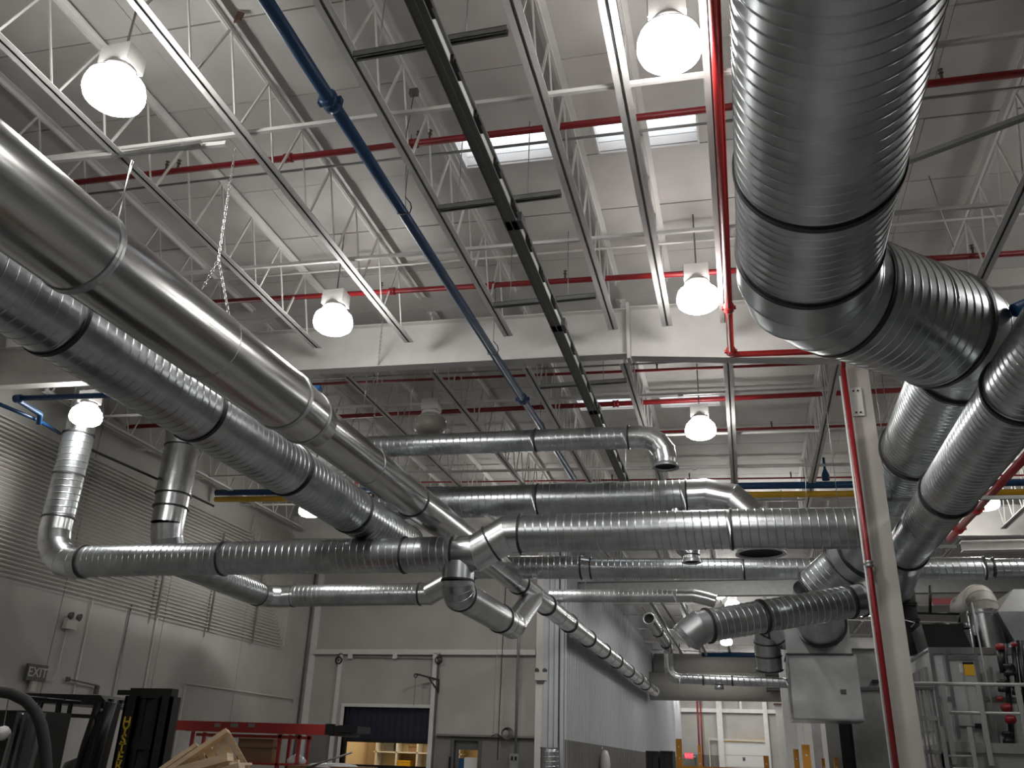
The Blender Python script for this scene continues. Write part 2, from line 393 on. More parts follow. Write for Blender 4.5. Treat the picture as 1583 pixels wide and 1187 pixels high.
# ================================================================= FRAME: joists, girders, columns
def joist(x, y0, y1, label, group, detailed=True, k0=None):
    zb = 6.2 - .03*x; zt = 7.26 - .03*x
    j = thing('bar_joist', label, 'joist', V(x, (y0+y1)/2, zb), group)
    for nm, z0, up in (('bottom_chord', zb, 1), ('top_chord', zt, -1)):
        e = .35 if nm == 'top_chord' else 0
        mb = MB()
        for s in (-1, 1):
            xi, xo = x + s*.006, x + s*.080
            mb.box(min(xi, xo), max(xi, xo), y0-e, y1+e, min(z0, z0+up*.008), max(z0, z0+up*.008))
            mb.box(min(xi, xi+s*.009), max(xi, xi+s*.009), y0-e, y1+e, min(z0, z0+up*.07), max(z0, z0+up*.07))
        mb.box(x-.006, x+.006, y0-e, y1+e, min(z0+up*.012, z0+up*.06), max(z0+up*.012, z0+up*.06)); mb.build(nm, WHITE, j)
    a = V(x, 0, zb+.03); b = V(x, 0, zt-.05); P = .86; k = 0
    fwd = MB().bar(V(0,0,0), V(0,.39,zt-zb-.08), .024, .024); bwd = MB().bar(V(0,0,0), V(0,-.37,zt-zb-.08), .018, .018)
    y = y0 + .12
    if detailed:
        f = bk = None
        while y < y1 - .05:
            off = V(0, y + .04, zb+.03) - V(0, (y0+y1)/2, zb); 
            if y + .43 < y1:
                if f is None:
                    q = MB(); q.v = [p + root_loc(j) for p in fwd.v]; q.f = fwd.f; q.s = fwd.s; f = q.build('web_bar', WHITE, j); f.location = V(0, off.y, off.z)
                else: clone(f, j, V(0, off.y, off.z))
            if y - .41 > y0 - .2:
                if bk is None:
                    q = MB(); q.v = [p + root_loc(j) for p in bwd.v]; q.f = bwd.f; q.s = bwd.s; bk = q.build('web_bar', WHITE, j); bk.location = V(0, off.y - .08, off.z)
                else: clone(bk, j, V(0, off.y - .08, off.z))
            y += P
    else:
        mb = MB()
        while y < y1 - .05:
            mb.bar(V(x, y+.04, zb+.03), V(x, y+.43, zt-.05), .024, .024); mb.bar(V(x, y-.04, zb+.03), V(x, y-.41, zt-.05), .02, .02); y += P
        stuff(mb.build('web', WHITE, j))
    return j
JX = [-13.6, -11.75, -10.0, -8.35, -6.72, -5.03, -3.31, -1.60, -.765, .11, 1.86, 3.45, 5.2, 6.9, 8.6, 10.3, 12.0, 13.7, 15.4, 17.1, 18.8]
B1L = {-13.6: 'white bar joist hugging the left wall above the pipe array', -11.75: 'white bar joist over the lit duct drop at the left wall', -10.0: 'white bar joist above the two left ducts, hidden mostly behind them',
  -8.35: 'white bar joist just above the smooth steel duct, upper left corner', -6.72: 'white bar joist beside the glowing lamp at upper left, ending above the smooth duct',
  -5.03: 'white bar joist between the upper left lamp and the blue pipe', -3.31: 'white bar joist right of the blue pipe, left of the dark busway',
  -1.60: 'white bar joist right of the dark busway, crossing the left roof light', -.765: 'white bar joist crossing the right roof light, close beside the top lamp',
  .11: 'white bar joist carrying the red pipe left of the giant duct', 1.86: 'white bar joist above the giant spiral duct', 3.45: 'white bar joist right of the giant duct at the picture edge'}
for i, x in enumerate(JX):
    near = x in B1L
    joist(x, -6.5 if not near else -1.2, 12.1 - .01*x, B1L.get(x, '%s white bar joist past the picture edge, right of the giant duct' % ['nearest','second','third','fourth','fifth','sixth','seventh','eighth','ninth','tenth'][max(0,i-12)]), 'white bar joists of the front bay', detailed=near)
ORD = ['first', 'second', 'third', 'fourth', 'fifth', 'sixth', 'seventh', 'eighth', 'ninth', 'tenth', 'eleventh', 'twelfth', 'thirteenth', 'fourteenth', 'fifteenth', 'sixteenth', 'seventeenth', 'eighteenth']
for i, x in enumerate([-13.4] + JX[1:8] + JX[9:17]):
    joist(x, 13.4, 24.9, '%s white bar joist from the left wall in the bay just beyond the girder' % ORD[i], 'white bar joists of the second bay', detailed=False)
for b, (ya, yb) in enumerate(((26.0, 37.6), (38.6, 50.2), (51.2, 62.8))):
    for i, x in enumerate([-4.1, -2.4, -.7, 1.0, 2.7, 4.4, 6.1]):
        joist(x, ya, yb, '%s white bar joist from the ribbed wall, %s bay beyond the girder' % (ORD[i], ORD[b+1]), 'white bar joists over the corridor', detailed=False)

def ibeam(x0, x1, y, zb, zt, label, wd=.22, zb1=None, zt1=None, name='girder', group=None, mt=WHITE):
    if zb1 is None: zb1 = zb
    if zt1 is None: zt1 = zt
    g = thing(name, label, 'beam', V((x0+x1)/2, y, zb), group)
    def seg(dy0, dy1, a0, a1, b0, b1):
        return MB().hexa([V(x0,y+dy0,a0), V(x1,y+dy0,b0), V(x1,y+dy1,b0), V(x0,y+dy1,a0), V(x0,y+dy0,a1), V(x1,y+dy0,b1), V(x1,y+dy1,b1), V(x0,y+dy1,a1)])
    seg(-wd/2, wd/2, zb, zb+.018, zb1, zb1+.018).build('bottom_flange', mt, g)
    seg(-wd/2, wd/2, zt-.018, zt, zt1-.018, zt1).build('top_flange', mt, g)
    seg(-.006, .006, zb+.018, zt-.018, zb1+.018, zt1-.018).build('web_plate', mt, g)
    return g
gl = ibeam(XL, -1.42, 12.75, 6.03+.03*14.1, 6.86+.03*14.1, 'long white girder crossing the hall behind the lamps, left of the splice', zb1=6.07, zt1=6.90)
gr = ibeam(-1.40, 1.78, 12.75, 6.02, 6.93, 'deeper white girder section between the splice and the column', zb1=5.70, zt1=6.80)
MB().box(-1.46, -1.41, 12.62, 12.88, 5.98, 7.0).build('splice_plate', WHITE, gr)
ibeam(2.1, XR, 12.75, 5.70, 6.75, 'white girder right of the column behind the giant duct', zb1=5.5, zt1=6.3)
ibeam(XL, XR, 25.5, 6.45, 7.2, 'second white girder across the hall above the loading wall', zb1=5.6, zt1=6.5)
ibeam(XC, XR, 38.1, 6.35, 7.0, 'third white girder across the hall beyond the corridor corner', zb1=6.0, zt1=6.6)
ibeam(XC, XR, 50.7, 6.3, 7.0, 'fourth white girder across the far end of the corridor', zb1=5.7, zt1=6.5)
# grey beam at the corridor mouth (pixel row 900-920)
a = at(842, 925, y=29.5); b = at(1583, 912, y=29.5)
ibeam(XC, b.x+6, 29.5, a.z, a.z+.52, 'pale grey crossbeam low behind the long back duct', zb1=b.z-.05, zt1=b.z+.47, wd=.3, name='crossbeam', mt=MGREY)

def column(x, y, ztop, label, wd=.33, dp=.30, cat='column', flange=.02, mt=WHITE, group=None):
    c = thing('steel_column', label, cat, V(x, y, FLOOR), group)
    MB().box(x-wd/2, x+wd/2, y-dp/2, y-dp/2+flange, FLOOR, ztop).build('front_flange', mt, c)
    MB().box(x-wd/2, x+wd/2, y+dp/2-flange, y+dp/2, FLOOR, ztop).build('rear_flange', mt, c)
    MB().box(x-.008, x+.008, y-dp/2+flange, y+dp/2-flange, FLOOR, ztop).build('web_plate', mt, c)
    MB().box(x-wd/2-.08, x+wd/2+.08, y-dp/2-.08, y+dp/2+.08, FLOOR, FLOOR+.03).build('base_plate', mt, c)
    return c
c = column(1.945, 12.78, 6.85, 'tall white steel column with a bolted plate and red pipe, right of centre', mt=COLP)
pa, pb = at(1313, 600, y=12.6), at(1337, 642, y=12.6)
pl = MB().box(pa.x, pb.x, 12.60, 12.625, pb.z, pa.z).build('bolted_plate', WHITE, c)
for bx in (pa.x+.05, pb.x-.05):
    for bz in (pa.z-.05, pb.z+.05): MB().tube(V(bx, 12.585, bz), V(bx, 12.60, bz), .014, n=6).build('bolt', BLK, pl)
for (x, y, zt, lb) in ((9.5, 12.78, 5.55, 'white steel column of the front girder, far right'), (2.9, 38.1, 6.2, 'white steel column behind the galvanised plenum box'),
                       (2.6, 50.7, 6.05, 'slim white column at the far right end of the corridor')):
    column(x, y, zt, lb, .3, .28)
# bridging between joists
def bridging(y, z, x0, x1, label, r=.022, g='white bridging bars between the joists'):
    t = thing('bridging_bar', label, 'bar', V((x0+x1)/2, y, z - .03*(x0+x1)/2), g)
    MB().bar(V(x0, y, z-.03*x0), V(x1, y, z-.03*x1), .045, .045).build('angle_bar', WHITE, t)
    for x in JX:
        if x0 < x < x1: MB().box(x-.05, x+.05, y-.03, y+.03, z-.03*x-.06, z-.03*x).build('clip', WHITE, t)
for q, (y, lb) in enumerate(((2.3, 'white bridging bar across the joists nearest overhead'), (6.85, 'white bridging bar across the joists in front of the roof lights'), (9.6, 'white bridging bar across the joists midway to the girder'))):
    bridging(y, 6.27, XL, 9, lb)
for y, lb in ((15.0, 'white bridging bar just beyond the girder'), (17.2, 'white bridging bar beside the far lamp'), (19.4, 'white bridging bar in front of the blue and yellow pipes'), (22.2, 'white bridging bar beyond the blue and yellow pipes')):
    bridging(y, 6.27, XL, 12, lb); bridging(y, 7.2, XL, 12, lb.replace('bridging bar', 'bridging bar at roof level', 1))
for y, lb in ((29.5, 'third'), (33.5, 'fourth'), (41.5, 'fifth'), (46, 'sixth'), (55, 'seventh')):
    bridging(y, 6.27, XC, 9, '%s white bridging bar over the corridor beyond the crossbeam' % lb)

# ================================================================= BIG DUCTS
def nrm(a, b): return (b - a).normalized()
YD = V(0, 1, 0)
# --- smooth main duct, upper left
ZA = 3.7
A = thing('main_duct', 'large smooth steel main duct running from upper left, stepping down to a thin bright tail', 'duct', V(-4.9, 10, ZA))
a0, a1, a2, a3, a4 = V(-5.03,-2.5,ZA), V(-4.98,4.98,ZA), V(-4.88,8.2,ZA), V(-4.88,8.95,ZA), V(-4.82,13.6,ZA)
smooth(A, a0, a1, .378, material=WRAP); smooth(A, a1, a2, .358, material=WRAP)
collar(A, a1, YD, .378, .07, .012, GALVD); seam(A, V(-4.93,6.75,ZA), YD, .358); collar(A, a2, YD, .358, .06, .012, GALVD)
smooth(A, a2, V(-4.88,8.75,ZA), .350, .335, WRAP); smooth(A, V(-4.88,8.75,ZA), a3+YD*.1, .335, .285, WRAP, 'reducer'); collar(A, V(-4.88,8.75,ZA), YD, .332, .05, .012, GALVD)
smooth(A, a3, a4, .275, material=WRAP); seam(A, V(-4.86, 10.6, ZA), YD, .275); collar(A, V(-4.84,12.35,ZA), YD, .275, .05, .012)
aend = V(-4.80, 50.5, ZA)
smooth(A, a4, V(-4.80, 17.8, ZA), .27, .25, GALV2)
prev = V(-4.80, 17.8, ZA)
rp = [at(px, py, z=ZA).y for px, py in ((791,901),(841,935),(880,963),(910,987),(935,1006),(955,1022),(972,1037),(987,1049),(999,1058))] + [50.5]
for i, yy in enumerate(rp):
    p = V(-4.80, yy, ZA); smooth(A, prev, p, .25 - .001*i, material=GALV2, name='tail_section'); collar(A, p, YD, .25, .09 if yy > 22 else .05, .03 if yy > 22 else .02, GALVD if i == 9 else COLLAR)
    md = (prev + p)/2
    seam(A, md, YD, .25); prev = p
mb = MB(); mb.lathe(aend, YD, [(.25, 0), (.001, .01)], n=24); mb.build('end_cap', GALVD, A)
# --- spiral duct below it
B = thing('spiral_main_duct', 'large ribbed spiral duct running below and left of the smooth duct', 'duct', V(-6.15, 6, 3.75))
bx, bz = -6.16, 3.75
bys = [-2.5] + [at(px, py, z=bz).y for px, py in ((83,493),(307,635),(461,725))] + [13.0, 15.5]
for i in range(len(bys)-1):
    spiral(B, V(bx, bys[i], bz), V(bx, bys[i+1], bz), .375, n=44)
    if i: collar(B, V(bx, bys[i], bz), YD, .375, .05, .02)
mb = MB(); mb.lathe(V(bx, 15.5, bz), YD, [(.375, 0), (.001, .02)], n=30); mb.build('end_cap', GALV, B)
collar(B, V(bx, 15.5, bz), YD, .375, .05, .02)

# --- transverse duct C with drop at the wall and jog up to D
YC = 13.5
def hz(px, py, y=YC): return at(px, py, y=y)
c0, c1 = hz(131, 868), hz(703, 856)
v1 = hz(93, 795)
C_ = thing('cross_duct', 'long horizontal spiral duct from the left wall drop through the central jog to the column', 'duct', V(-8, YC, c1.z))
cc = V(v1.x - .02, YC, c0.z - .03)
el = arc(V(cc.x, YC, c0.z+2), cc, c1, .62, 4)
for i in (0,): pass
elbow(C_, [el[0] + V(0,0,.25)] + el + [c0], .285)
vtop = V(cc.x, YC, zroof(cc.x) - .25)
zj = [el[0].z + .25, hz(112, 735).z, hz(121, 672).z, vtop.z]
spiral(C_, V(cc.x, YC, zj[0]), V(cc.x, YC, zj[2]), .285)
smooth(C_, V(cc.x, YC, zj[2]), V(cc.x, YC, zj[3]), .27)
for z in zj[:3]: collar(C_, V(cc.x, YC, z), V(0,0,1), .285, .03, .015)
cps = [c0, hz(347, 863), hz(626, 858), c1]
for i in range(3): spiral(C_, cps[i], cps[i+1], .28 + .004*i, pitch=.125)
for p in cps: collar(C_, p, nrm(c0, c1), .288, .035, .022)
d0, d1 = hz(806, 825), V(2.1, YC, hz(1390, 815).z)
elbow(C_, [c1, hz(735, 855), hz(784, 826), d0], .290, r2=.303)
mid = (hz(735, 855) + hz(784, 826))/2; collar(C_, mid, nrm(hz(735, 855), hz(784, 826)), .296, .03, .02)
dps = [d0, hz(1131, 818), d1]
for i in range(2): spiral(C_, dps[i], dps[i+1], .303, pitch=.125)
for p in dps: collar(C_, p, nrm(d0, d1), .303, .035, .022)

# --- duct E behind with flared drop
YE = 15.4
E_ = thing('rear_cross_duct', 'horizontal spiral duct just behind the cross duct, bending down to a wide black mouth', 'duct', V(-2, YE, 4.4))
e0, e1 = hz(585, 780, YE), hz(1062, 767, YE)
em = hz(1176, 856, YE); ec = V(em.x, YE, e1.z + .02)
spiral(E_, e0, hz(833, 773, YE), .297, pitch=.125); spiral(E_, hz(833, 773, YE), e1, .297, pitch=.125)
for p in (e0, hz(833, 773, YE), e1): collar(E_, p, V(1,0,0), .297, .03, .018)
el = arc(e1, ec, em, .85, 3); elbow(E_, [e1] + el, .297)
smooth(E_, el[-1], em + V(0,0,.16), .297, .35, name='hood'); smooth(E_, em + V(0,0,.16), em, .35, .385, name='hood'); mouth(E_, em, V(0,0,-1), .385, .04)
MB().lathe(e0, V(-1,0,0), [(.297, 0), (.001, .01)], n=30).build('end_cap', GALV, E_)
sm = hz(1069, 869, YE-.1); sp0 = hz(1044, 782, YE)
SB = thing('branch_drop', 'small bright duct stub with a black mouth hanging left of the wide mouth', 'duct', sm)
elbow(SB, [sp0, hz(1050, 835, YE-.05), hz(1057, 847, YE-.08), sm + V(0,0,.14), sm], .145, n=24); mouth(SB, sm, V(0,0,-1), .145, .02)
collar(SB, sm + V(0,0,.12), V(0,0,1), .145, .02, .008)

# --- duct F upper middle with open elbow
YFd = 13.9
F_ = thing('upper_branch_duct', 'slim horizontal duct above the others, elbow turned down to an open black end', 'duct', V(-3, YFd, 5.1))
f0, f1 = hz(545, 692, YFd), hz(972, 676, YFd); fm = hz(1029, 722, YFd); fc = V(fm.x + .02, YFd, f1.z)
fmid = hz(829, 681, YFd)
spiral(F_, f0, fmid, .192, pitch=.125, n=32); spiral(F_, fmid, f1, .192, pitch=.125, n=32)
for p in (f0, fmid, f1): collar(F_, p, nrm(f0, f1), .192, .03, .018, n=32)
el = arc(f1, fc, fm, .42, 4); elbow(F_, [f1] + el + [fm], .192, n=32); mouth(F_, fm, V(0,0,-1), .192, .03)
MB().lathe(f0, V(-1,0,0), [(.192, 0), (.001, .01)], n=30).build('end_cap', GALV, F_)

# --- long back duct K
YK = 18.5
K_ = thing('long_back_duct', 'long thin spiral duct with a greenish sheen crossing behind the column at mid height', 'duct', V(1, YK, 3.8))
kp = [hz(735, 877, YK), hz(899, 877, YK), hz(914, 878, YK), hz(1150, 879, YK), hz(1521, 878, YK), hz(1535, 877, YK), hz(1680, 876, YK)]
spiral(K_, kp[0], kp[1], .245, n=30); smooth(K_, kp[1], kp[2], .235, .215, name='reducer', n=30); spiral(K_, kp[2], kp[3], .215, n=30); spiral(K_, kp[3], kp[4], .212, n=30)
smooth(K_, kp[4], kp[5], .20, .165, name='reducer', n=30); spiral(K_, kp[5], kp[6], .165, n=30)
for p, r in zip(kp, (.245, .245, .22, .215, .215, .18, .165)): collar(K_, p, V(1,0,0), r, .03, .02, n=30)
# --- duct M far behind crossbeam
YM = 24.0
M_ = thing('far_small_duct', 'slim horizontal duct below the grey crossbeam, elbow tipped down beside the far lamp', 'duct', V(-2, YM, 5.5))
m0, m1, m2 = hz(850, 921, YM), hz(1046, 921, YM), hz(1106, 930, YM)
spiral(M_, m0, m1, .175, n=24, material=GALVD); elbow(M_, [m1, hz(1072, 921, YM), hz(1093, 926, YM), m2], .175, n=24)

# --- left rear drop G
YG = 16.8
G_ = thing('left_rear_duct', 'duct dropping from a roof box at the left wall, then crossing under the cross duct', 'duct', V(-12.5, YG, 4))
gx = hz(265, 780, YG).x; gz0 = 3.75
g2y = at(418, 926, x=gx).y; g2z = at(418, 926, x=gx).z
gtopz = hz(271, 668, YG).z
MB().box(gx-.42, gx+.42, YG-.42, YG+.42, gtopz+.25, zroof(gx)-.03).build('roof_box', GALVD, G_)
MB().lathe(V(gx, YG, gtopz+.25), V(0,0,-1), [(.47, 0), (.44, .30), (.40, .65)], n=36).build('transition', GALVD, G_)
zz = [gtopz-.40, hz(268, 765, YG).z, hz(266, 785, YG).z]
gc = V(gx, YG, g2z + .10); gend = V(gx, g2y, g2z)
el = arc(V(gx, YG, 6), gc, gend, .75, 4)
smooth(G_, V(gx, YG, zz[0]), V(gx, YG, zz[1]), .395); smooth(G_, V(gx, YG, zz[1]), V(gx, YG, zz[2]), .375); smooth(G_, V(gx, YG, zz[2]), el[0], .365)
for z in zz: collar(G_, V(gx, YG, z), V(0,0,1), .39, .03, .02)
elbow(G_, el, .36, r2=.31)
q0 = hz(470, 919, g2y); q1 = hz(650, 918, g2y)
el2 = arc(el[-1], gend, q0, .7, 3)
spiral(G_, el[-1], el2[0], .30); collar(G_, el2[0], YD, .30, .04, .02); elbow(G_, el2, .295)
spiral(G_, el2[-1], q1, .285); collar(G_, el2[-1], V(1,0,0), .285, .04, .02); collar(G_, q1, V(1,0,0), .285, .04, .02)
elbow(G_, [q1, hz(664, 918, g2y), hz(700, 897, g2y-.3), hz(722, 884, g2y-.8)], .285)

# --- hanging S-bend duct J under the wye
jx = hz(708, 890).x
J_ = thing('s_bend_duct', 'dark duct dropping under the wye, curving away and up to a bright elbow', 'duct', V(jx, 14, 2.5))
js = at(752, 944, x=jx); je = at(786, 963, x=jx); jz = (js.z + je.z)/2
jc = V(jx, YC, jz); jtop = V(jx, YC, hz(705, 880).z)
el = arc(V(jx, YC, hz(705, 898).z), jc, V(jx, je.y, jz), .36, 5)
smooth(J_, jtop + V(0,0,.1), V(jx, YC, hz(705, 898).z), .262, material=GALV, name='takeoff'); elbow(J_, [V(jx, YC, hz(705, 898).z)] + el, .262, material=GALV)
collar(J_, V(jx, YC, hz(705, 898).z), V(0,0,1), .262, .03, .015)
jr = at(773, 956, x=jx).y
smooth(J_, el[-1], V(jx, jr, jz), .255, material=GALV); collar(J_, el[-1], YD, .258, .04, .02); collar(J_, V(jx, jr, jz), YD, .255, .04, .02)
jend = hz(822, 927, max(20.4, je.y + 2.5))
el = arc(V(jx, jr, jz), V(jx, je.y + .35, jz), jend, .35, 3)
elbow(J_, [V(jx, jr, jz)] + el + [jend], .25); seam(J_, V(jx, (jr+el[0].y)/2, jz), YD, .25)

# --- giant duct upper right, offset and two runs
ZP = 4.2; px1 = .193*ZP; RG = .605
P_ = thing('giant_duct', 'giant spiral duct hanging overhead at upper right, offset by a mitred elbow and running back', 'duct', V(px1, 3, ZP))
py1 = at(1265, 356, z=ZP-.61).y; py2 = at(1240, 476, z=ZP-.61).y
spiral(P_, V(px1, -5, ZP), V(px1, py1, ZP), RG, n=64, pitch=.115); spiral(P_, V(px1, py1, ZP), V(px1, py2, ZP), RG, n=64, pitch=.115)
collar(P_, V(px1, py1, ZP), YD, RG, .05, .022, n=64); collar(P_, V(px1, py2, ZP), YD, RG, .05, .022, n=64)
p2a, p2b = at(1302, 455, z=ZP), at(1452, 509, z=ZP)
P3X = .610*ZP; d2 = nrm(p2a, p2b)
k = (P3X - p2a.x)/d2.x; pc = p2a + d2*k                      # axis corner onto the third run
k1 = (p2a.x - px1)/d2.x; pb = p2a - d2*k1
elA = arc(V(px1, py2, ZP), pb, p2a + d2*.3, .62, 2)
elbow(P_, [V(px1, py2, ZP)] + elA + [p2a], RG+.01, material=GALV, n=56)
p2m = p2a.lerp(p2b, .62)
spiral(P_, p2a, p2m, RG, n=64, pitch=.115); spiral(P_, p2m, p2b, RG, n=64, pitch=.115)
collar(P_, p2a, d2, RG, .05, .022, n=64); collar(P_, p2b, d2, RG, .05, .022, n=64); seam(P_, p2m, d2, RG)
p3s = V(P3X, pc.y + .62, ZP)
elB = arc(p2b, pc, p3s, .5, 2)
elbow(P_, [p2b] + elB + [p3s], RG, material=GALV, n=56, r2=.45)
p3y = [p3s.y, at(1413, 741, z=ZP-.45).y, 15.6]
spiral(P_, V(P3X, p3y[0], ZP), V(P3X, p3y[1], ZP), .445, n=56, pitch=.11); spiral(P_, V(P3X, p3y[1], ZP), V(P3X, p3y[2], ZP), .435, n=56, pitch=.11)
for yy, r in zip(p3y, (.46, .455, .44)): collar(P_, V(P3X, yy, ZP), YD, r, .05, .025, n=56)
rp_ = [V(P3X, 15.6, ZP), V(P3X, 15.95, ZP-.02), hz(1326, 858, 16.5), hz(1302, 876, 16.8), hz(1262, 912, 17.1), hz(1260, 938, 17.35), hz(1270, 966, 17.95)]
elbow(P_, rp_[:4], .44, material=GALV, r2=.41); spiral(P_, rp_[3], rp_[4], .405, pitch=.11); elbow(P_, rp_[4:], .405, material=GALVD, r2=.43)
collar(P_, rp_[3], nrm(rp_[3], rp_[4]), .41, .05, .03); collar(P_, rp_[2], nrm(rp_[2], rp_[3]), .43, .04, .03); collar(P_, rp_[4], nrm(rp_[3], rp_[4]), .41, .05, .02); collar(P_, rp_[6], nrm(rp_[5], rp_[6]), .43, .06, .04)
# tall right run and its branch to the left
ZQ = 3.22; P4X = .812*ZQ
R_ = thing('right_run_duct', 'spiral duct right of the giant one, ending in a left-pointing branch', 'duct', V(P4X, 12, ZQ))
r1, r2, r3 = at(1545, 655, z=ZQ-.32).y, at(1462, 799, z=ZQ-.32).y, at(1404, 879, z=ZQ-.30).y
for a, b, r in ((-2.0, r1, .325), (r1, r2, .32), (r2, r3, .305)): spiral(R_, V(P4X, a, ZQ), V(P4X, b, ZQ), r, pitch=.115, n=48)
for yy, r in ((r1, .325), (r2, .32), (r3, .31)): collar(R_, V(P4X, yy, ZQ), YD, r, .05, .03, n=48)
qa, qb = hz(1332, 927, 15.2), hz(1094, 967, 14.0)
elp = [V(P4X, r3, ZQ), V(P4X - .03, r3 + .35, ZQ - .12), V(P4X - .12, r3+.8, ZQ - .42), hz(1352, 922, 15.2), qa]
elbow(R_, elp, .305, material=GALVD, r2=.25)
qm, qn = qa.lerp(qb, .09), qa.lerp(qb, .66)
smooth(R_, qa, qm, .25, material=GALV); spiral(R_, qm, qn, .248, pitch=.11); spiral(R_, qn, qb, .245, pitch=.11)
qd = nrm(qa, qb)
for p in (qa, qm, qn, qb): collar(R_, p, qd, .25, .04, .02)
qe = qb + qd*.14
elbow(R_, [qb, qe, qe + V(-.16, -.02, -.12), qe + V(-.20, 0, -.16)], .245, material=GALVD); 
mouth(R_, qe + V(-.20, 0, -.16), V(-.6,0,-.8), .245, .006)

# --- plenum box below it
bx0, bx1 = hz(1224, 1090, 18).x, hz(1333, 1090, 18).x; bzt, bzb = hz(1270, 1010, 18).z, hz(1280, 1111, 18).z
bu1 = hz(1314, 985, 18).x; but = hz(1270, 948, 18).z
X_ = thing('plenum_box', 'galvanised sheet plenum box hanging left of the column below the duct', 'duct box', V((bx0+bx1)/2, 18.6, bzb))
MB().box(bx0, bx1, 18.0, 19.2, bzb, bzt-.02).build('lower_box', CABM, X_); MB().box(bx0, bu1, 18.0, 19.2, bzt-.02, but).build('upper_box', CABM, X_)
mb = MB(); mb.box(bx0-.02, bu1+.02, 17.97, 19.2, bzt-.03, bzt); mb.build('flange', COLLAR, X_)
MB().box(bx0-.03, bx0, 17.97, 18.0, bzb-.02, bzt).build('corner_angle', GALV2, X_); MB().box(bx0, bx1+.02, 17.97, 19.2, bzb-.03, bzb).build('bottom_angle', GALV, X_)
lp = hz(1304, 1069, 17.99); MB().box(lp.x-.05, lp.x+.05, 17.985, 18.0, lp.z-.04, lp.z+.04).build('label_plate', DGREY, X_)
# flexible drop beside the box
T_ = thing('flexible_drop_duct', 'short ringed duct bend dropping at the left side of the plenum box', 'duct', hz(1190, 1000, 18.8))
tp = [V(bx0+.02, 18.7, hz(1225, 985, 18.6).z), hz(1212, 982, 18.6), hz(1196, 970, 18.6), hz(1186, 975, 18.7), hz(1186, 992, 18.8), hz(1188, 1012, 18.9), hz(1190, 1034, 19.0)]
elbow(T_, tp, .25, material=GALV, n=30)
for i in range(1, 7): collar(T_, tp[i], nrm(tp[i-1], tp[min(i+1, 6)]), .25, .03, .02, n=30)
# thin lower duct with upturned open end
U_ = thing('thin_low_duct', 'thin bright duct left of the plenum box, rising to a black open end', 'duct', hz(1100, 1052, 18.8))
u0, u1 = V(bx0, 18.8, hz(1225, 1056, 18.8).z), hz(1050, 1049, 18.8)
elu = arc(u1, hz(1034, 1048, 18.8), hz(1033, 1010, 18.8), .22, 4)
spiral(U_, u0, u1, .095, n=20, pitch=.11); elbow(U_, [u1] + elu + [hz(1033, 1008, 18.8)], .095, n=20)
u3, u4 = hz(1033, 1000, 18.7), hz(1003, 956, 17.2)
elbow(U_, [hz(1033, 1008, 18.8), u3, u3.lerp(u4, .1)], .095, n=20); smooth(U_, u3.lerp(u4, .1), u4, .095, .11, n=20)
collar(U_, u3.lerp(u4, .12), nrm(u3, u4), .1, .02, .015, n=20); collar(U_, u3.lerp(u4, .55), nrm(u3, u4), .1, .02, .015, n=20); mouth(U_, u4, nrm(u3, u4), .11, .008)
st = hz(1112, 1066, 18.8); MB().tube(V(st.x, 18.8, st.z+.08), V(st.x, 18.8, st.z), .09, n=20).build('stub', GALVD, U_); collar(U_, hz(1087, 1051, 18.8), V(1,0,0), .095, .03, .01, n=20); collar(U_, hz(1132, 1052, 18.8), V(1,0,0), .095, .03, .01, n=20)

# --- giant pale ducts far away
for i, (pa, pb, r, lb) in enumerate(((hz(1012, 1031, 55), hz(1216, 1034, 55), .79, 'upper of the two giant pale round ducts across the far corridor'), (hz(1000, 1060, 53), hz(1216, 1062, 53), .78, 'lower of the two giant pale round ducts across the far corridor'))):
    t = thing('pale_round_duct', lb, 'duct', (pa+pb)/2, 'giant pale round ducts far down the corridor')
    MB().tube(pa, pb, r, n=40).build('duct_body', TANK, t)
    for k in (.2, .8): c = pa.lerp(pb, k); MB().path([c, V(c.x, c.y, zroof(c.x)+.02)], .03, n=6).build('hanger_rod', STRUT, t)
    for k in range(1, 4): seam(t, pa.lerp(pb, k/4), nrm(pa, pb), r, TANK)
q = hz(1200, 1050, 51.5); g = thing('black_register', 'black grille at the right end of the giant pale ducts', 'grille', q); MB().path([q, V(q.x, 51.6, zroof(q.x)+.02)], .03, n=6).build('hanger_rod', STRUT, g)
MB().box(q.x-.55, q.x+.45, 51.5, 51.7, q.z-.65, q.z+.7).build('casing', BLK, g)
for k in range(6): MB().box(q.x-.5, q.x+.4, 51.46, 51.5, q.z-.55+.2*k, q.z-.48+.2*k).build('slat', DGREY, g)

# ================================================================= PIPES AND BUSWAY
def pipe(name, pts, r, mt, label, cat='pipe', couple=(), group=None, heads=(), cm=None, n=12):
    t = thing(name, label, cat, pts[0].lerp(pts[-1], .5), group)
    mb = MB(); mb.path(pts, r, n=n); mb.build('pipe_run', mt, t)
    for p, d in couple:
        q = MB(); q.lathe(p, d, [(r*.9, -r*1.3), (r*1.45, -r*1.2), (r*1.45, -r*.4), (r*1.2, 0), (r*1.45, r*.4), (r*1.45, r*1.2), (r*.9, r*1.3)], n=n); q.box(p.x-r*1.9, p.x+r*1.9, p.y-r*.5, p.y+r*.5, p.z-r*.4, p.z+r*.4)
        q.build('coupling', cm or mt, t)
    for p in heads:
        q = MB(); q.tube(p, p + V(0,0,.09), .016, n=8); q.lathe(p + V(0,0,.09), V(0,0,1), [(.02, 0), (.03, .01), (.012, .03), (.012, .05), (.03, .055)], n=8); q.build('sprinkler_head', BROWN, t)
    return t
bl0, bl1 = at(411, 0, z=6.0), at(887, 739, z=6.0); bd = nrm(bl0, bl1); bs = bl0 - bd*6
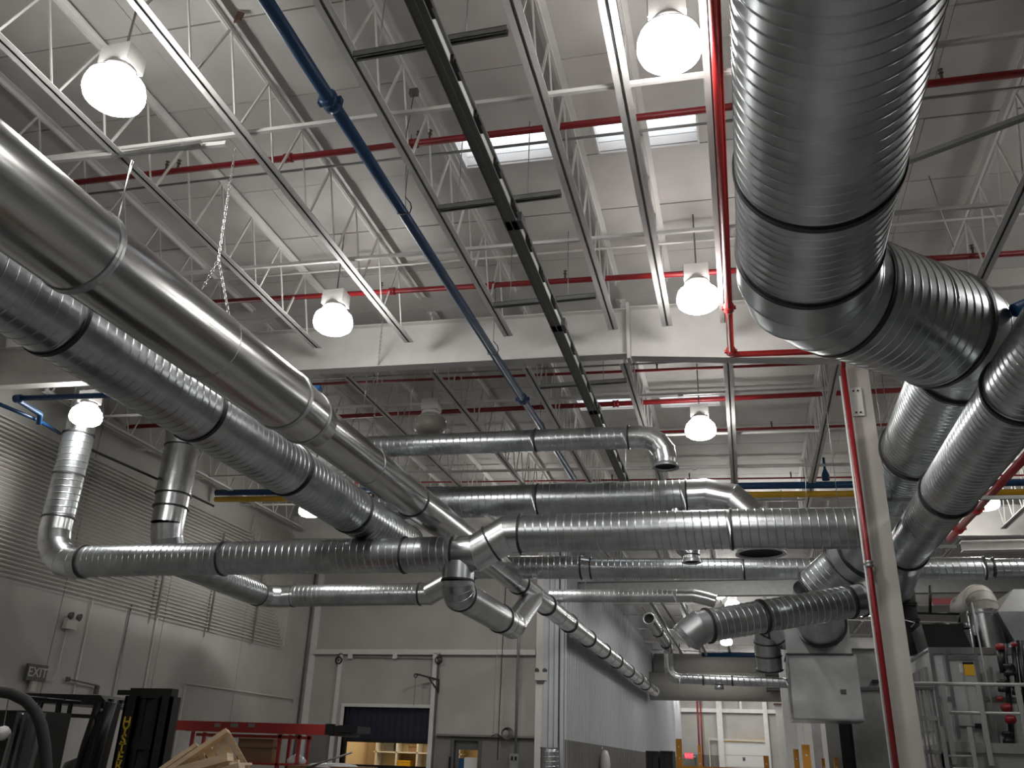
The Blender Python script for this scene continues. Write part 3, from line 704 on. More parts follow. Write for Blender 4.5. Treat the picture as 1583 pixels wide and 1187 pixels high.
bp = [at(px, py, z=6.0) for px, py in ((511, 157), (625, 322), (762, 541), (808, 617), (835, 661))]
blue = pipe('blue_pipe', [bs, bl1], .066, BLUE, 'long blue pipe running diagonally from top left toward the centre', couple=[(bp[0], bd), (bp[3], bd)])
for p in (bp[1], bp[2], bp[4]):
    MB().path([p + V(-.09,0,0), p + V(-.08,0,-.07), p + V(0,0,-.09), p + V(.08,0,-.07), p + V(.09,0,0), p + V(.07,0,.07), p + V(0,0,.16)], .008, n=6).path([p + V(0,0,.15), V(p.x, p.y, 7.1)], .005, n=5).build('clevis_hanger', DGREY, blue)
# sprinkler branch lines
def row(y, pL, pR, r, label, xl, xr, hx=(), cx=()):
    a, b = at(*pL, y=y), at(*pR, y=y); s = (b.z - a.z)/(b.x - a.x)
    f = lambda x: V(x, y, a.z + s*(x - a.x))
    return pipe('sprinkler_line', [f(xl), f(xr)], r, RED, label, group='red sprinkler lines across the roof', heads=[f(x) + V(0,0,r*.6) for x in hx], couple=[(f(x), V(1,0,0)) for x in cx])
row(8.05, (120,282), (1130,165), .043, 'red sprinkler line crossing in front of the roof lights', XL+.1, 9, heads := [], ()) if False else None
y1 = 8.05; xs1 = lambda px: ray(px, 240).x
row(8.05, (120,282), (1130,165), .043, 'red sprinkler line crossing in front of the roof lights', XL+.1, 12, [at(256,265,y=y1).x, at(262,264,y=y1).x+.12, at(646,218,y=y1).x, at(652,217,y=y1).x+.1, 2.5, 5.2], [at(446,244,y=y1).x, at(640,222,y=y1).x])
row(11.2, (330,467), (1140,418), .042, 'red sprinkler line just in front of the white girder', XL+.1, 12, [-5.2, -2.2, 3.4, 5.3], [at(606,453,y=11.2).x, at(760,443,y=11.2).x])
row(15.3, (530,592), (1060,570), .028, 'thin red sprinkler line up by the roof just beyond the girder', XL+.1, 9, [at(578,587,y=15.3).x, at(843,577,y=15.3).x, -1.2], [at(707,583,y=15.3).x])
row(16.7, (530,644), (1373,604), .052, 'thick red pipe across the second bay above the slim upper duct', XL+.1, 12, [], [at(952,627,y=16.7).x, at(990,625,y=16.7).x])
row(19.0, (1040,667), (1350,657), .030, 'thin red sprinkler line behind the far lit lamp', -10, 12, [1, 3])
row(21.9, (950,742), (1290,738), .022, 'thinnest red line just above the blue and yellow pipes', -13, 12, [-3, -1, 1.5])
row(30.0, (1100,795), (1583,792), .03, 'red sprinkler line far beyond at the right edge', 3, 14)
m0 = at(1121, 540, z=5.87); mx = at(1115, 100, z=5.87).x
mm = V(.12+.17, 12.42, 5.87); a_ = at(1130, 548, y=12.42); b_ = V(1.80, 12.42, at(1298, 542, y=12.42).z)
mainr = pipe('sprinkler_main', [V(a_.x, -2, a_.z)] + [V(a_.x, 12.42, a_.z), b_], .05, REDB, 'bright red main pipe running toward the girder left of the giant duct', couple=[(V(a_.x, 10.9, a_.z), YD), (V(a_.x, 12.3, a_.z), YD)])
dpx = at(1302, 560, y=12.52).x
dr_ = pipe('drop_pipe', [V(dpx, 12.52, 5.55), V(dpx, 12.52, FLOOR+.2)], .036, RED, 'red drop pipe strapped down the left edge of the column', couple=[(V(dpx, 12.52, at(1341, 872, y=12.52).z), V(0,0,1))], cm=STRUT)
MB().path([b_ + V(-.02,0,0), V(dpx, 12.52, 5.50)], .036).build('offset_elbow', RED, dr_)
MB().path([V(dpx-.045, 12.6, 5.4), V(dpx-.045, 12.6, FLOOR)], .016, n=6).build('white_conduit', WHITE, dr_)
# crane-like blue and yellow service pipes
for (pl, pr, r, mt, nm, lb) in (((293,762), (1319,749), .085, BLUE, 'blue_service_pipe', 'thick blue pipe above the yellow one across the second bay'), ((293,772), (1319,763), .075, YEL, 'yellow_gas_pipe', 'yellow pipe below the blue one across the second bay')):
    a, b = at(*pl, y=20.6), at(*pr, y=20.6); s = (b.z-a.z)/(b.x-a.x)
    t = pipe(nm, [V(XL+.2, 20.6 + (.02 if mt is YEL else 0), a.z + s*(XL+.2-a.x)), V(13, 20.6, b.z + s*(13-b.x))], r, mt, lb)
    if mt is BLUE:
        q = at(1277, 742, y=20.6); MB().path([V(q.x, 20.6, q.z), V(q.x, 20.6, q.z+.55)], .03).lathe(V(q.x, 20.6, q.z), V(0,0,1), [(.09, 0), (.09, .12), (.03, .28)], n=12).build('riser_tee', BLUE, t)
# blue loop at the left wall
zb_ = 6.0
pipe('blue_loop_pipe', [at(0,625,y=11.3), at(60,650,y=12.6), at(93,670,y=13.8)], .035, BLUE, 'blue pipe along the left wall above the pipe array')
pipe('blue_header_pipe', [at(330,612,y=12.0) + V(2,0,0), at(24,616,y=11.4), at(62,640,y=12.4), at(60,655,y=12.5)], .05, BLUE, 'blue header pipe with a drop, left of the lowest left lamp', couple=[(at(28,616,y=11.4), V(1,0,0))])
pipe('edge_blue_pipe', [at(1500,610,y=13) + V(1.2,-4,0), at(1568,480,y=8.5)], .07, BLUE, 'blue pipe end at the right edge beside the giant elbow')
q0_, q1_ = at(1600,690,z=5.0), at(1468,833,z=5.0)
pipe('thick_red_main', [q0_, q1_], .075, RED, 'thick red main running back at the right edge behind the right duct', couple=[(q0_.lerp(q1_, .85), nrm(q0_, q1_)), (q0_.lerp(q1_, .6), nrm(q0_, q1_))], cm=REDB)
pipe('dark_wall_pipe', [at(100,676,x=-12.9), at(145,697,x=-12.9), at(242,740,x=-12.9), at(330,782,x=-12.9)], .03, BLK, 'dark pipe running back between the two left duct drops', n=8)
# conduits under the roof
for k, (y, z, lb) in enumerate(((8.4, 6.95, 'thin grey conduit beside the first red sprinkler line'), (11.0, 7.0, 'white conduit beside the second red sprinkler line'), (14.3, 6.6, 'thin conduit just beyond the girder'))):
    pipe('conduit', [V(-13.5, y, z+.4), V(9, y, z-.27)], .018, WHITE if k == 1 else STRUT, lb, 'conduit', n=8)
for k, (px, py, px2, py2, y) in enumerate(((1383,290,1583,190,8.0),)):
    t = thing('grey_brace', 'dark grey channel brace slanting up to the right edge from the giant duct', 'brace', at(px,py,y=y+.7)); MB().bar(at(px,py,y=y+.7)-V(1.2,0,.1), at(1640,160,y=y-.2), .07, .05).build('channel', STRUT, t)
    p = at(1436, 272, y=y+.4); MB().path([p, p + V(.1,0,-.9)], .006, n=5).build('rod', STRUT, t)
# dark busway with plug boxes
bx_a, bx_b = at(647, 0, z=5.9), at(962, 735, z=5.9)
tw = thing('busway', 'long dark grey busway with black plug boxes running back through the picture centre', 'busway', bx_a.lerp(bx_b, .5))
def bwx(y): return bx_a.x + (bx_b.x-bx_a.x)*(y-bx_a.y)/(bx_b.y-bx_a.y)
segs = [-2.0, 1.4, at(800, 345, z=5.9).y, 11.2, 14.6, 19.6]
for i in range(5):
    y0, y1 = segs[i], segs[i+1]; o = .02*(i % 2); x0, x1 = bwx(y0), bwx(y1)
    def q(dx0, dx1, z0, z1): return [V(x0+dx0,y0,z0), V(x0+dx1,y0,z0), V(x1+dx1,y1,z0), V(x1+dx0,y1,z0), V(x0+dx0,y0,z1), V(x0+dx1,y0,z1), V(x1+dx1,y1,z1), V(x1+dx0,y1,z1)]
    MB().hexa(q(-.105, .045, 5.87, 5.99)).hexa(q(-.105, -.095, 5.855, 5.87)).hexa(q(-.03, -.02, 5.86, 5.87)).build('housing', TRAY, tw)
    MB().hexa(q(.045, .052, 5.875, 5.965)).build('light_strip', TRAYL, tw); MB().hexa(q(.045, .085, 5.965, 6.0)).build('edge_rail', TRAY, tw)
blk = None
yk = -1.6
per = (at(795,325,z=5.9).y - at(704,108,z=5.9).y)/3; yk = at(704,108,z=5.9).y - per*9
while yk < 19.3:
    mb = MB(); x = bwx(yk); mb.box(x+.045, x+.085, yk-.13, yk+.13, 5.88, 5.965).box(x+.05, x+.098, yk-.10, yk+.02, 5.89, 5.93); mb.build('plug_box', BLK, tw); yk += per
for i in range(1, 5): x = bwx(segs[i]); MB().box(x-.115, x+.11, segs[i]-.09, segs[i]+.09, 5.87, 6.0).build('joint_cover', DGREY, tw)
for i, (pl, pr, lb) in enumerate((((548,82), (785,50), 'topmost zinc strut carrying the dark busway'), ((678,318), (868,303), 'second zinc strut carrying the busway, below the roof light'), ((763,468), (922,462), 'third zinc strut carrying the busway, by the girder'), ((835,594), (968,588), 'fourth zinc strut carrying the busway, beyond the girder'))):
    a, b = at(*pl, z=6.12), at(*pr, z=6.06); b.y = a.y
    t = thing('zinc_strut', lb, 'strut', a.lerp(b, .5), 'zinc struts under the busway')
    MB().box(a.x, b.x, a.y-.035, a.y-.028, 6.04, 6.11).box(a.x, b.x, a.y+.028, a.y+.035, 6.04, 6.11).box(a.x, b.x, a.y-.035, a.y+.035, 6.10, 6.107).box(a.x, b.x, a.y-.035, a.y-.015, 6.04, 6.046).box(a.x, b.x, a.y+.015, a.y+.035, 6.04, 6.046).build('channel', STRUT, t)
    for x in (a.x+.25, b.x-.4): MB().path([V(x, a.y, 6.05), V(x, a.y, 7.2)], .006, n=5).build('threaded_rod', STRUT, t)

# ================================================================= HIGH BAY LAMPS
def highbay(p, label, lit=True, s=1.0):
    t = thing('high_bay_lamp', label, 'lamp', p, 'high bay lamps under the roof')
    MB().lathe(p, V(0,0,1), [(.001, -.17*s), (.13*s, -.165*s), (.22*s, -.145*s), (.275*s, -.10*s), (.295*s, -.04*s), (.29*s, .03*s), (.26*s, .11*s), (.20*s, .17*s), (.15*s, .20*s)], n=28).build('refractor', BAYM if lit else UNLIT, t)
    MB().lathe(p, V(0,0,1), [(.27*s, .09*s), (.285*s, .095*s), (.27*s, .105*s)], n=28).build('rim_ring', GALVD, t)
    MB().lathe(p, V(0,0,1), [(.17*s, .19*s), (.17*s, .25*s), (.10*s, .27*s)], n=20, cap=(True, True)).build('collar', WHITE, t)
    z = p.z + .27*s; MB().box(p.x-.17, p.x+.17, p.y-.13, p.y+.13, z, z+.22).build('ballast_box', WHITE, t)
    mb = MB(); mb.path([V(p.x, p.y, z+.26), V(p.x, p.y, zroof(p.x))], .012, n=6)
    for k in range(5): mb.box(p.x-.18, p.x-.17, p.y-.1+.045*k, p.y-.08+.045*k, z+.02, z+.22)
    mb.build('hook_stem', STRUT, t)
    if lit:
        l = bpy.data.lights.new('bay_beam', 'AREA'); l.shape = 'DISK'; l.size = .44; l.energy = BAYDOWN; l.color = (1.0, .975, .94)
        lo = bpy.data.objects.new('bay_beam', l); COL.objects.link(lo); lo.parent = t; lo.location = (0, 0, -.18*s)
ZL = 5.98
HB = [((177,140), ZL, 'glowing high bay lamp at the upper left, above the smooth duct'), ((1035,70), ZL, 'largest glowing high bay lamp at the top, just left of the giant duct'),
      ((515,497), ZL, 'glowing high bay lamp in front of the girder, left of the blue pipe'), ((1079,461), ZL, 'glowing high bay lamp in front of the girder, beside the giant elbow'),
      ((133,643), 5.80, 'glowing high bay lamp over the left duct drop'), ((1083,664), ZL, 'glowing high bay lamp beyond the girder, right of the open duct end')]
for (px, py), z, lb in HB: highbay(at(px, py, z=z), lb)
highbay(at(665, 657, z=ZL), 'unlit cream high bay lamp behind the slim upper duct', False, 1.1)
for (px, py), z, lb in (((479,789), 6.0, 'distant glowing lamp below the spiral duct, nearer of the pair'), ((1524,777), 5.9, 'glowing lamp at the right edge, right one of the pair behind the duct'), ((1506,779), 6.3, 'glowing lamp at the right edge, left one of the pair behind the duct'),
                    ((1123,992), 5.9, 'small glowing lamp far down the corridor'), ((1336,946), 5.9, 'glowing lamp peeking out left of the column'), ((1110,918), 6.1, 'small glowing lamp at the tip of the slim duct below the crossbeam')):
    highbay(at(px, py, z=z), lb)
for (x, y, lb) in ((-5.5, .7, 'high bay lamp above the camera over the smooth duct'), (-.25, .9, 'high bay lamp above the camera beside the giant duct'), 
                   (-5.5, -4.2, 'high bay lamp behind the camera on the left'), (-.4, 25.2, 'added high bay lamp hidden over the cross duct, brightening the corridor wall'), (1.4, 25.0, 'added high bay lamp hidden over the cross duct, brightening the partition'), (6.0, 15.6, 'high bay lamp right of the column, second bay'), (5.7, 9.6, 'added unseen high bay lamp past the right picture edge, brightening the right side'), (-5.4, 22.4, 'high bay lamp above the transverse ducts, second bay')):  # hidden pair and right-edge lamp are unseen, added to brighten dark areas
    highbay(V(x, y, ZL), lb)
for k, (px, y) in enumerate(((1060, 44.0), (1040, 70.5), (1150, 70.5), (1105, 58.0), (1195, 58.0), (1130, 36.0), (1075, 65.0), (1170, 65.0), (1225, 71.0), (1060, 74.5), (1150, 74.5))): highbay(V((ray(px, 900).x/ray(px, 900).y)*y, y, 5.9), '%s unseen high bay lamp added to brighten the far corridor' % ORD[k])  # unseen lamps added to lift the dark corridor and its end wall

for k, (a, b, r, lb) in enumerate((((1004,928),(1056,1013),.06,'left one of the slim pipes running off over the corridor'), ((1022,930),(1066,1000),.045,'middle slim pipe running off over the corridor'), ((1052,928),(1092,1012),.07,'right one of the slim pipes running off over the corridor'))):
    pipe('corridor_pipe', [at(*a, z=5.9), at(*b, z=5.9)], r, STRUT, lb, n=8)
a, b = at(1085, 1012, y=54.5), at(1216, 1013, y=54.5); pipe('far_blue_pipe', [a, b + V(1,0,0)], .14, BLUE, 'blue pipe just above the giant pale ducts', n=8)

# ================================================================= HANGERS
def wire(pts, label, r=.004, nm='hanger_wire'):
    t = thing(nm, label, 'wire', pts[0]); MB().path(pts, r, n=5).build('strand', CHROME, t); return t
def chain(pts, label):
    t = thing('hanger_chain', label, 'chain', pts[0]); mb = MB()
    for a, b in zip(pts[:-1], pts[1:]):
        L = (b-a).length; d = nrm(a, b); u, v = frame(d); n = int(L/.045); 
        for k in range(n):
            c = a + d*(L*(k+.5)/n); w_ = u if k % 2 else v
            ring = [c + d*(.030*math.cos(2*math.pi*i/8)) + w_*(.014*math.sin(2*math.pi*i/8)) for i in range(8)]
            rs = []
            for i in range(8):
                tn = (ring[(i+1) % 8] - ring[i-1]).normalized(); bi = u.cross(v) if False else (v if k % 2 else u); nn = tn.cross(bi)
                rs.append(circ(ring[i], bi, nn, .0045, 4))
            mb.rings(rs, closed=True)
    stuff(mb.build('link_strand', CHROME, t)); return t
def aprj(px, py, x): return at(px, py, x=x)
ch0 = at(364, 228, y=6.9); chs = V(-4.9, 6.9, 4.75)
ch1 = at(338, 400, y=6.9)
chain([ch0, ch1], 'bright twisted chain hanging from the joist over the smooth duct')
chain([ch1, at(356, 500, y=6.75), at(352, 540, y=6.75)], 'lower chain leg wrapping the right side of the smooth duct')
chain([ch1, at(312, 447, y=7.1)], 'lower chain leg going behind the smooth duct')
wire([at(204, 248, y=5.3), at(182, 342, y=5.0)], 'white strap wire from the strut to the first duct ring', .007)
wire([at(207, 250, y=5.3), at(190, 300, y=5.2)], 'loose strap tail beside the white strap wire', .006)
chain([at(595, 450, y=11.4), at(578, 650, y=13.9)], 'thin long chain hanging left of the blue pipe to the slim upper duct')
chain([at(578, 650, y=13.9), at(566, 676, y=13.7)], 'left leg of the chain sling on the slim upper duct'); chain([at(578, 650, y=13.9), at(592, 700, y=13.7)], 'right leg of the chain sling on the slim upper duct')
for k, (a, b, y, lb) in enumerate((((652,505),(628,672),13.9,'thin wire down to the middle of the slim upper duct'), ((700,650),(690,745),15.4,'thin wire to the left end of the rear cross duct'), ((690,745),(672,790),15.4,'left leg of the wire sling on the rear cross duct'),
        ((690,745),(708,795),15.4,'right leg of the wire sling on the rear cross duct'), ((967,640),(967,790),15.4,'thin wire to the rear cross duct near the open end'), ((888,600),(888,660),15.0,'short wire behind the busway'),
        ((1010,730),(1012,800),13.5,'thin wire to the right cross duct'), ((1245,730),(1247,790),13.5,'thin wire to the cross duct left of the column'), ((820,868),(807,890),16.5,'thin sling wire on the tail of the main duct'), ((872,910),(862,940),21,'second sling wire on the tail of the main duct'),
        ((905,930),(897,965),26,'third sling wire on the tail of the main duct'), ((572,562),(560,640),12.7,'thin wire below the girder left of the chain'))):
    top = at(*a, y=y); wire(([V(top.x, y, zroof(top.x))] if 'sling wire on the tail' in lb else []) + [top, at(*b, y=y)], lb, .003)
sa, sb = at(80, 248, z=6.44), at(350, 222, z=6.34)
t = thing('white_tube_bar', 'white tube across two joists above the smooth duct', 'bar', sa.lerp(sb, .5)); MB().bar(sa, sb, .05, .05).build('tube', WHITE, t)
sa, sb = at(174, 241, z=6.37), at(311, 221, z=6.31)
t = thing('short_strut', 'short bright strut channel carrying the strap wire', 'strut', sa.lerp(sb, .5)); MB().bar(sa, sb, .045, .045).build('channel', GALV2, t)
q = at(367, 33, z=7.33); t = thing('torn_facing_tag', 'torn dark scrap hanging from the roof facing near the blue pipe', 'scrap', q)
MB().hexa([q+V(-.05,0,0), q+V(.02,0,.02), q+V(.03,.02,.02), q+V(-.05,.02,0), q+V(-.02,0,.16), q+V(.06,0,.12), q+V(.06,.02,.12), q+V(-.02,.02,.16)]).build('flap', BROWN, t)
for (px, py, y, lb) in ((640,143,7.3,'black joist clip above the busway'),):
    q = at(px, py, y=y)
    t = thing('black_clip', lb, 'clip', q); MB().box(q.x-.05, q.x+.05, q.y-.03, q.y+.03, q.z-.04, q.z+.04).path([q, q + V(-.02, 0, -.3), at(628, 205, y=y), at(627, 320, y=9.0)], .006, n=5).build('clip_body', DGREY, t)

# ================================================================= LEFT WALL
XW = -14.0
zt_, zb_l = at(0, 640, x=XW).z, at(0, 886, x=XW).z
ce = at(442, 988, x=XW); npipe = 34
dzp = (zt_ - zb_l)/(npipe-1)
arr = thing('wall_pipe_array', 'array of thin parallel grey pipes on the left wall, turned up at their far ends', 'pipes', V(XW, 16, zb_l))
for i in range(npipe):
    z = zb_l + dzp*i; ye = ce.y - dzp*i*.95 - .1; R_c = .12
    pts = [V(XW, -3, z), V(XW, ye - R_c, z), V(XW, ye - R_c*.3, z + R_c*.3), V(XW, ye, z + R_c), V(XW, ye, 6.6)]
    MB().path(pts, .014, n=6).build('pipe', TANK, arr)
for y in (5.0, 9.0, 13.0, at(238,960,x=XW).y, at(313,900,x=XW).y + .6, at(395,950,x=XW).y):
    MB().box(XW+.015, XW+.045, y-.03, y+.03, zb_l-.12, zb_l + 2.6).build('strap_channel', STRUT, arr)
for k, (p0, p1, lb) in enumerate((((148,922),(121,1066),'thin grey conduit on the left wall nearest the exit sign'), ((207,935),(178,1072),'dark wall conduit in the middle of the left wall'), ((251,928),(226,1080),'thin wall conduit right of the middle on the left wall'))):
    a = at(*p0, x=XW); b = at(*p1, x=XW); pipe('wall_conduit', [V(XW-.06, a.y, a.z), V(XW-.06, b.y, FLOOR)], .02, STRUT if k == 1 else TANK, lb, 'conduit', n=6)
a, b = at(290, 1056, x=XW), at(456, 1080, x=XW)
pipe('wall_conduit', [V(XW-.05, a.y, FLOOR), V(XW-.05, a.y, a.z), V(XW-.05, b.y, b.z), V(XW-.05, b.y, b.z-.15)], .022, TANK, 'bent grey conduit on the left wall above the red ladder', 'conduit', n=6)
q = at(115, 962, x=XW+.1)
t = thing('emergency_light', 'twin headed emergency light on the left wall above the exit sign', 'light', q)
MB().box(XW-.05, XW+.06, q.y-.16, q.y+.16, q.z-.14, q.z+.06).build('battery_case', TANK, t)
for s in (-.10, .16): MB().lathe(V(XW+.06, q.y+s, q.z+.13), V(1,.4,-.2), [(.05,-.05),(.085,.03),(.07,.04),(.001,.03)], n=12).build('lamp_head', DGREY, t)
e0 = at(97, 1054, x=XW); pipe('wall_conduit', [V(XW-.04, q.y-.02, q.z-.14), V(XW-.04, q.y-.02, e0.z+.15), V(XW-.04, q.y-.1, e0.z), V(XW-.04, at(60,1050,x=XW).y, e0.z)], .014, TANK, 'curved thin conduit from the emergency light to the exit sign', 'conduit', n=6)
q = at(63, 1040, x=XW+.12); ex = thing('exit_sign', 'unlit exit sign on the left wall with black letters', 'sign', q)
MB().box(XW-.03, XW+.04, q.y-.27, q.y+.27, q.z-.16, q.z+.16).build('sign_box', DGREY, ex); MB().box(XW-.03, XW+.03, q.y-.07, q.y+.07, q.z-.36, q.z-.16).build('mount', TANK, ex)
def text(body, loc, rot, size, mt, parent, name='lettering', line=1.0, ext=.003, bold=.012):
    c = bpy.data.curves.new(name, 'FONT'); c.body = body; c.size = size; c.align_x = 'CENTER'; c.align_y = 'CENTER'; c.extrude = ext; c.offset = bold*size; c.space_line = line
    c.resolution_u = 3; tmp = bpy.data.objects.new(name, c); me = bpy.data.meshes.new_from_object(tmp); bpy.data.objects.remove(tmp); me.materials.clear(); me.materials.append(mt)
    o = bpy.data.objects.new(name, me); COL.objects.link(o); o.parent = parent; o.location = loc - root_loc(parent); o.rotation_euler = rot; return o
text('EXIT', V(XW+.045, q.y, q.z), (math.pi/2, 0, math.pi/2), .26, TANK, ex, bold=.01)
a = at(105, 1050, x=XW); b = at(150, 1060, x=XW)
t = thing('wall_bracket', 'small dark rail bracket on the left wall right of the exit sign', 'bracket', a); MB().bar(V(XW+.03,a.y,a.z), V(XW+.03,b.y,b.z), .05, .03).box(XW-.03, XW+.05, b.y-.04, b.y+.04, b.z-.18, b.z).box(XW-.03, XW+.03, a.y-.04, a.y+.04, a.z-.05, a.z+.05).build('rail', DGREY, t)
a, b = at(482, 937, y=YB-.1), at(455, 1164, y=YB-.1)
pipe('corner_pipe', [V(a.x, YB-.1, 7), V(a.x, YB-.1, FLOOR)], .025, DGREY, 'dark vertical pipe in the corner of the left and loading walls', n=6)
struct(MB().box(a.x+.12, a.x+.30, YB-.1, YB, FLOOR, 7.6).build('trim_6', WHITE))

# ================================================================= LOADING WALL FITTINGS
YW = YB - .02
px_ = lambda x, y: at(x, y, y=YW)
a, b = px_(677, 1010), px_(677, 1137)
struct(MB().box(a.x-.12, a.x+.02, YW-.10, YW, FLOOR, a.z).build('trim_7', WHITE)); struct(MB().box(a.x+.03, a.x+.07, YW-.08, YW, FLOOR, a.z).build('trim_8', DGREY))
a = px_(527, 1010); struct(MB().box(a.x-.02, a.x+.10, YW-.10, YW, FLOOR, a.z).build('trim_9', WHITE))
for (x, y, lb) in ((526, 1021, 'black cable pulley at the left end of the dock door rail'), (680, 1021, 'black cable pulley at the right end of the dock door rail')):
    q = px_(x, y) + V(0,-.12,0); t = thing('cable_pulley', lb, 'pulley', q, 'dock door cable pulleys')
    MB().lathe(q, YD, [(.09,-.03),(.12,-.03),(.12,.03),(.09,.03)], n=20).build('drum', BLK, t); MB().lathe(q, YD, [(.03,-.04),(.03,.1)], n=10, cap=(True,True)).bar(q+V(0,-.02,.05), q+V(.03,-.02,.22), .03, .02).build('axle', DGREY, t)
a, b = px_(540, 1015), px_(672, 1017); t = thing('door_rail', 'thin rail with white blocks above the dock door', 'rail', a.lerp(b,.5)); MB().bar(a+V(0,-.06,0), b+V(0,-.06,0), .03, .03).build('rod', STRUT, t)
for x in (543, 612, 674): q = px_(x, 1015); MB().box(q.x-.07, q.x+.07, YW-.12, YW-.02, q.z-.07, q.z+.08).build('block', WHITE, t)
a, b, c_, d_2 = px_(651, 1044), px_(679, 1051), px_(667, 1048), px_(678, 1069)
t = thing('wall_jib', 'black triangular wall jib with a hanging rope above the dock door', 'bracket', b)
MB().bar(a+V(0,-.5,0), b+V(0,-.04,0), .05, .05).build('arm', BLK, t); MB().bar(c_+V(0,-.3,0), d_2+V(0,-.04,0), .04, .04).build('brace', BLK, t); MB().bar(b+V(0,-.04,.03), d_2+V(0,-.04,-.03), .06, .03).build('wall_plate', BLK, t)
MB().path([a+V(0,-.5,0), px_(648,1092)+V(0,-.5,0)], .008, n=5).build('rope', DGREY, t); MB().lathe(a+V(0,-.5,-.05), YD, [(.05,-.03),(.07,0),(.05,.03)], n=12).build('sheave', BLK, t)
a = px_(800, 1100); pipe('wall_conduit', [V(a.x, YW-.10, 7), V(a.x, YW-.10, px_(797,1166).z)], .045, MGREY, 'thick grey conduit down the loading wall into the switch box', 'conduit', n=10)
for (x, r, lb) in ((773, .012, 'thin black cable hanging down the loading wall'), (765, .008, 'thinner pale cable left of the black cable on the loading wall')):
    a = px_(x+3, 1080); pipe('hanging_cable', [V(a.x+.1, YW-.2, 7), V(a.x, YW-.16, 3), V(a.x-.04, YW-.14, px_(773,1175).z if r > .01 else px_(765,1135).z)], r, BLK if r > .01 else TANK, lb, 'cable', n=5)
q = px_(797, 1176); t = thing('switch_box', 'grey electrical switch box at the foot of the thick conduit', 'box', q); MB().box(q.x-.13, q.x+.13, YW-.22, YW, q.z-.2, q.z+.2).build('case', MGREY, t); MB().box(q.x-.08, q.x-.02, YW-.25, YW-.22, q.z+.02, q.z+.12).box(q.x+.03, q.x+.09, YW-.25, YW-.22, q.z+.02, q.z+.12).build('switch', BLK, t)
q = px_(783, 1136); t = thing('cable_coil', 'tangled dark cable coil on the ledge beside the thick conduit', 'cable', q)
mb = MB()
for k in range(5): mb.path([q + V((.11+.02*k)*math.cos(i*.6+k)+.02*k, -.12-.02*k, (.11+.015*k)*math.sin(i*.6+k)+.04) for i in range(12)], .012, n=5)
stuff(mb.build('loop', DGREY, t)); MB().path([q+V(-.15,-.1,-.05), q+V(-.3,-.1,.02), q+V(-.45,-.1,-.05)], .02, n=5).build('tail', DGREY, t)
q = px_(838, 1045) + V(0,-.14,0); t = thing('emergency_light', 'twin headed emergency light at the corner of the ribbed wall', 'light', q)
MB().box(q.x-.18, q.x+.18, q.y-.08, q.y+.1, q.z-.14, q.z+.10).build('battery_case', TANK, t); MB().box(q.x-.13, q.x+.10, q.y-.04, q.y+.1, q.z-.22, q.z-.14).build('base', DGREY, t)
for s in (-.12, .12): MB().lathe(q+V(s,-.02,.16), V(s,-1,-.3), [(.04,-.06),(.075,.03),(.06,.04),(.001,.03)], n=12).build('lamp_head', DGREY, t)
q = px_(695, 1175); struct(MB().box(q.x-.02, q.x+.05, YW-.03, YW, q.z-.4, q.z+.1).build('trim_10', BLK))
a = at(850, 1156, y=26.8); t = thing('standing_spiral_duct', 'short spiral duct piece standing against the corner of the ribbed wall', 'duct', V(a.x, 26.8, FLOOR))
spiral(t, V(a.x, 26.8, FLOOR), V(a.x, 26.8, a.z), .27, n=28); collar(t, V(a.x, 26.8, a.z), V(0,0,1), .27, .03, .02, GALVD, n=28)
# corridor wall bag and panel
q = at(935, 1160, x=XC+.24); t = thing('plastic_bag', 'white crumpled plastic bag hanging on the ribbed wall', 'bag', q)
MB().lathe(q, V(0,0,-1), [(.02,-.02),(.10,.02),(.17,.2),(.20,.45),(.18,.75),(.15,.95),(.02,1.0)], n=9).build('bag_body', PLAST, t); MB().tube(q+V(-.1,0,.02), q+V(-.1,0,.12), .03, n=6).build('knot', PLAST, t)

# ================================================================= FAR END OF THE CORRIDOR
YY = YF - .05
f = lambda x, y: at(x, y, y=YY)
g0, g1 = f(1020, 1100), f(1213, 1107); struct(girt(g0.x, g1.x, g0.z, YY, d=.3, h=.3).build('trim_11', WHITE))
z2 = f(1130, 1168).z; struct(MB().box(XC, f(1116,1170).x, YY-.03, YY, FLOOR, z2).build('trim_12', WALLG))
for k, (x, w_) in enumerate(((1113, .45), (1184, .35), (1147, .18))): q = f(x, 1120); struct(MB().box(q.x-w_/2, q.x+w_/2, YY-.35, YY, FLOOR if k < 2 else g0.z+.3, 7.6).build('trim_%d' % (13+k), WHITE))
a, b = f(1118, 1141), f(1184, 1145)
d3 = struct(MB().box(a.x, b.x, YY-.12, YY-.02, FLOOR, a.z-.25).build('door_3', PAPER)); d3['label'] = 'white overhead door with a yellow top edge at the far end'
MB().box(a.x, b.x, YY-.2, YY-.05, a.z-.25, a.z-.03).build('yellow_header', STKR, d3); 
for k in range(1, 5): MB().box(a.x, b.x, YY-.14, YY-.12, FLOOR+k*.85, FLOOR+k*.85+.04).build('panel_joint', TANK, d3)
q = f(1150, 1173); MB().box(q.x-.1, q.x+.1, YY-.16, YY-.12, q.z-.12, q.z+.12).build('handle', DGREY, d3)
a, b = f(1096, 1142), f(1184, 1146); struct(MB().bar(a+V(0,-.2,0), b+V(0,-.2,0), .1, .16).bar(a+V(0,-.2,0), V(a.x, YY-.2, FLOOR), .1, .1).build('trim_16', TANK))
for k, x in enumerate((1078, 1083)): q = f(x, 1090); pipe('far_red_riser', [V(q.x, YY-.5, 7), V(q.x, YY-.5, FLOOR)], .06, RED, '%s of two thin red risers on the far wall' % ('left', 'right')[k], n=8)
q = at(1065, 1168, y=70); ex = thing('lit_exit_sign', 'small lit red exit sign on the far wall', 'sign', q)
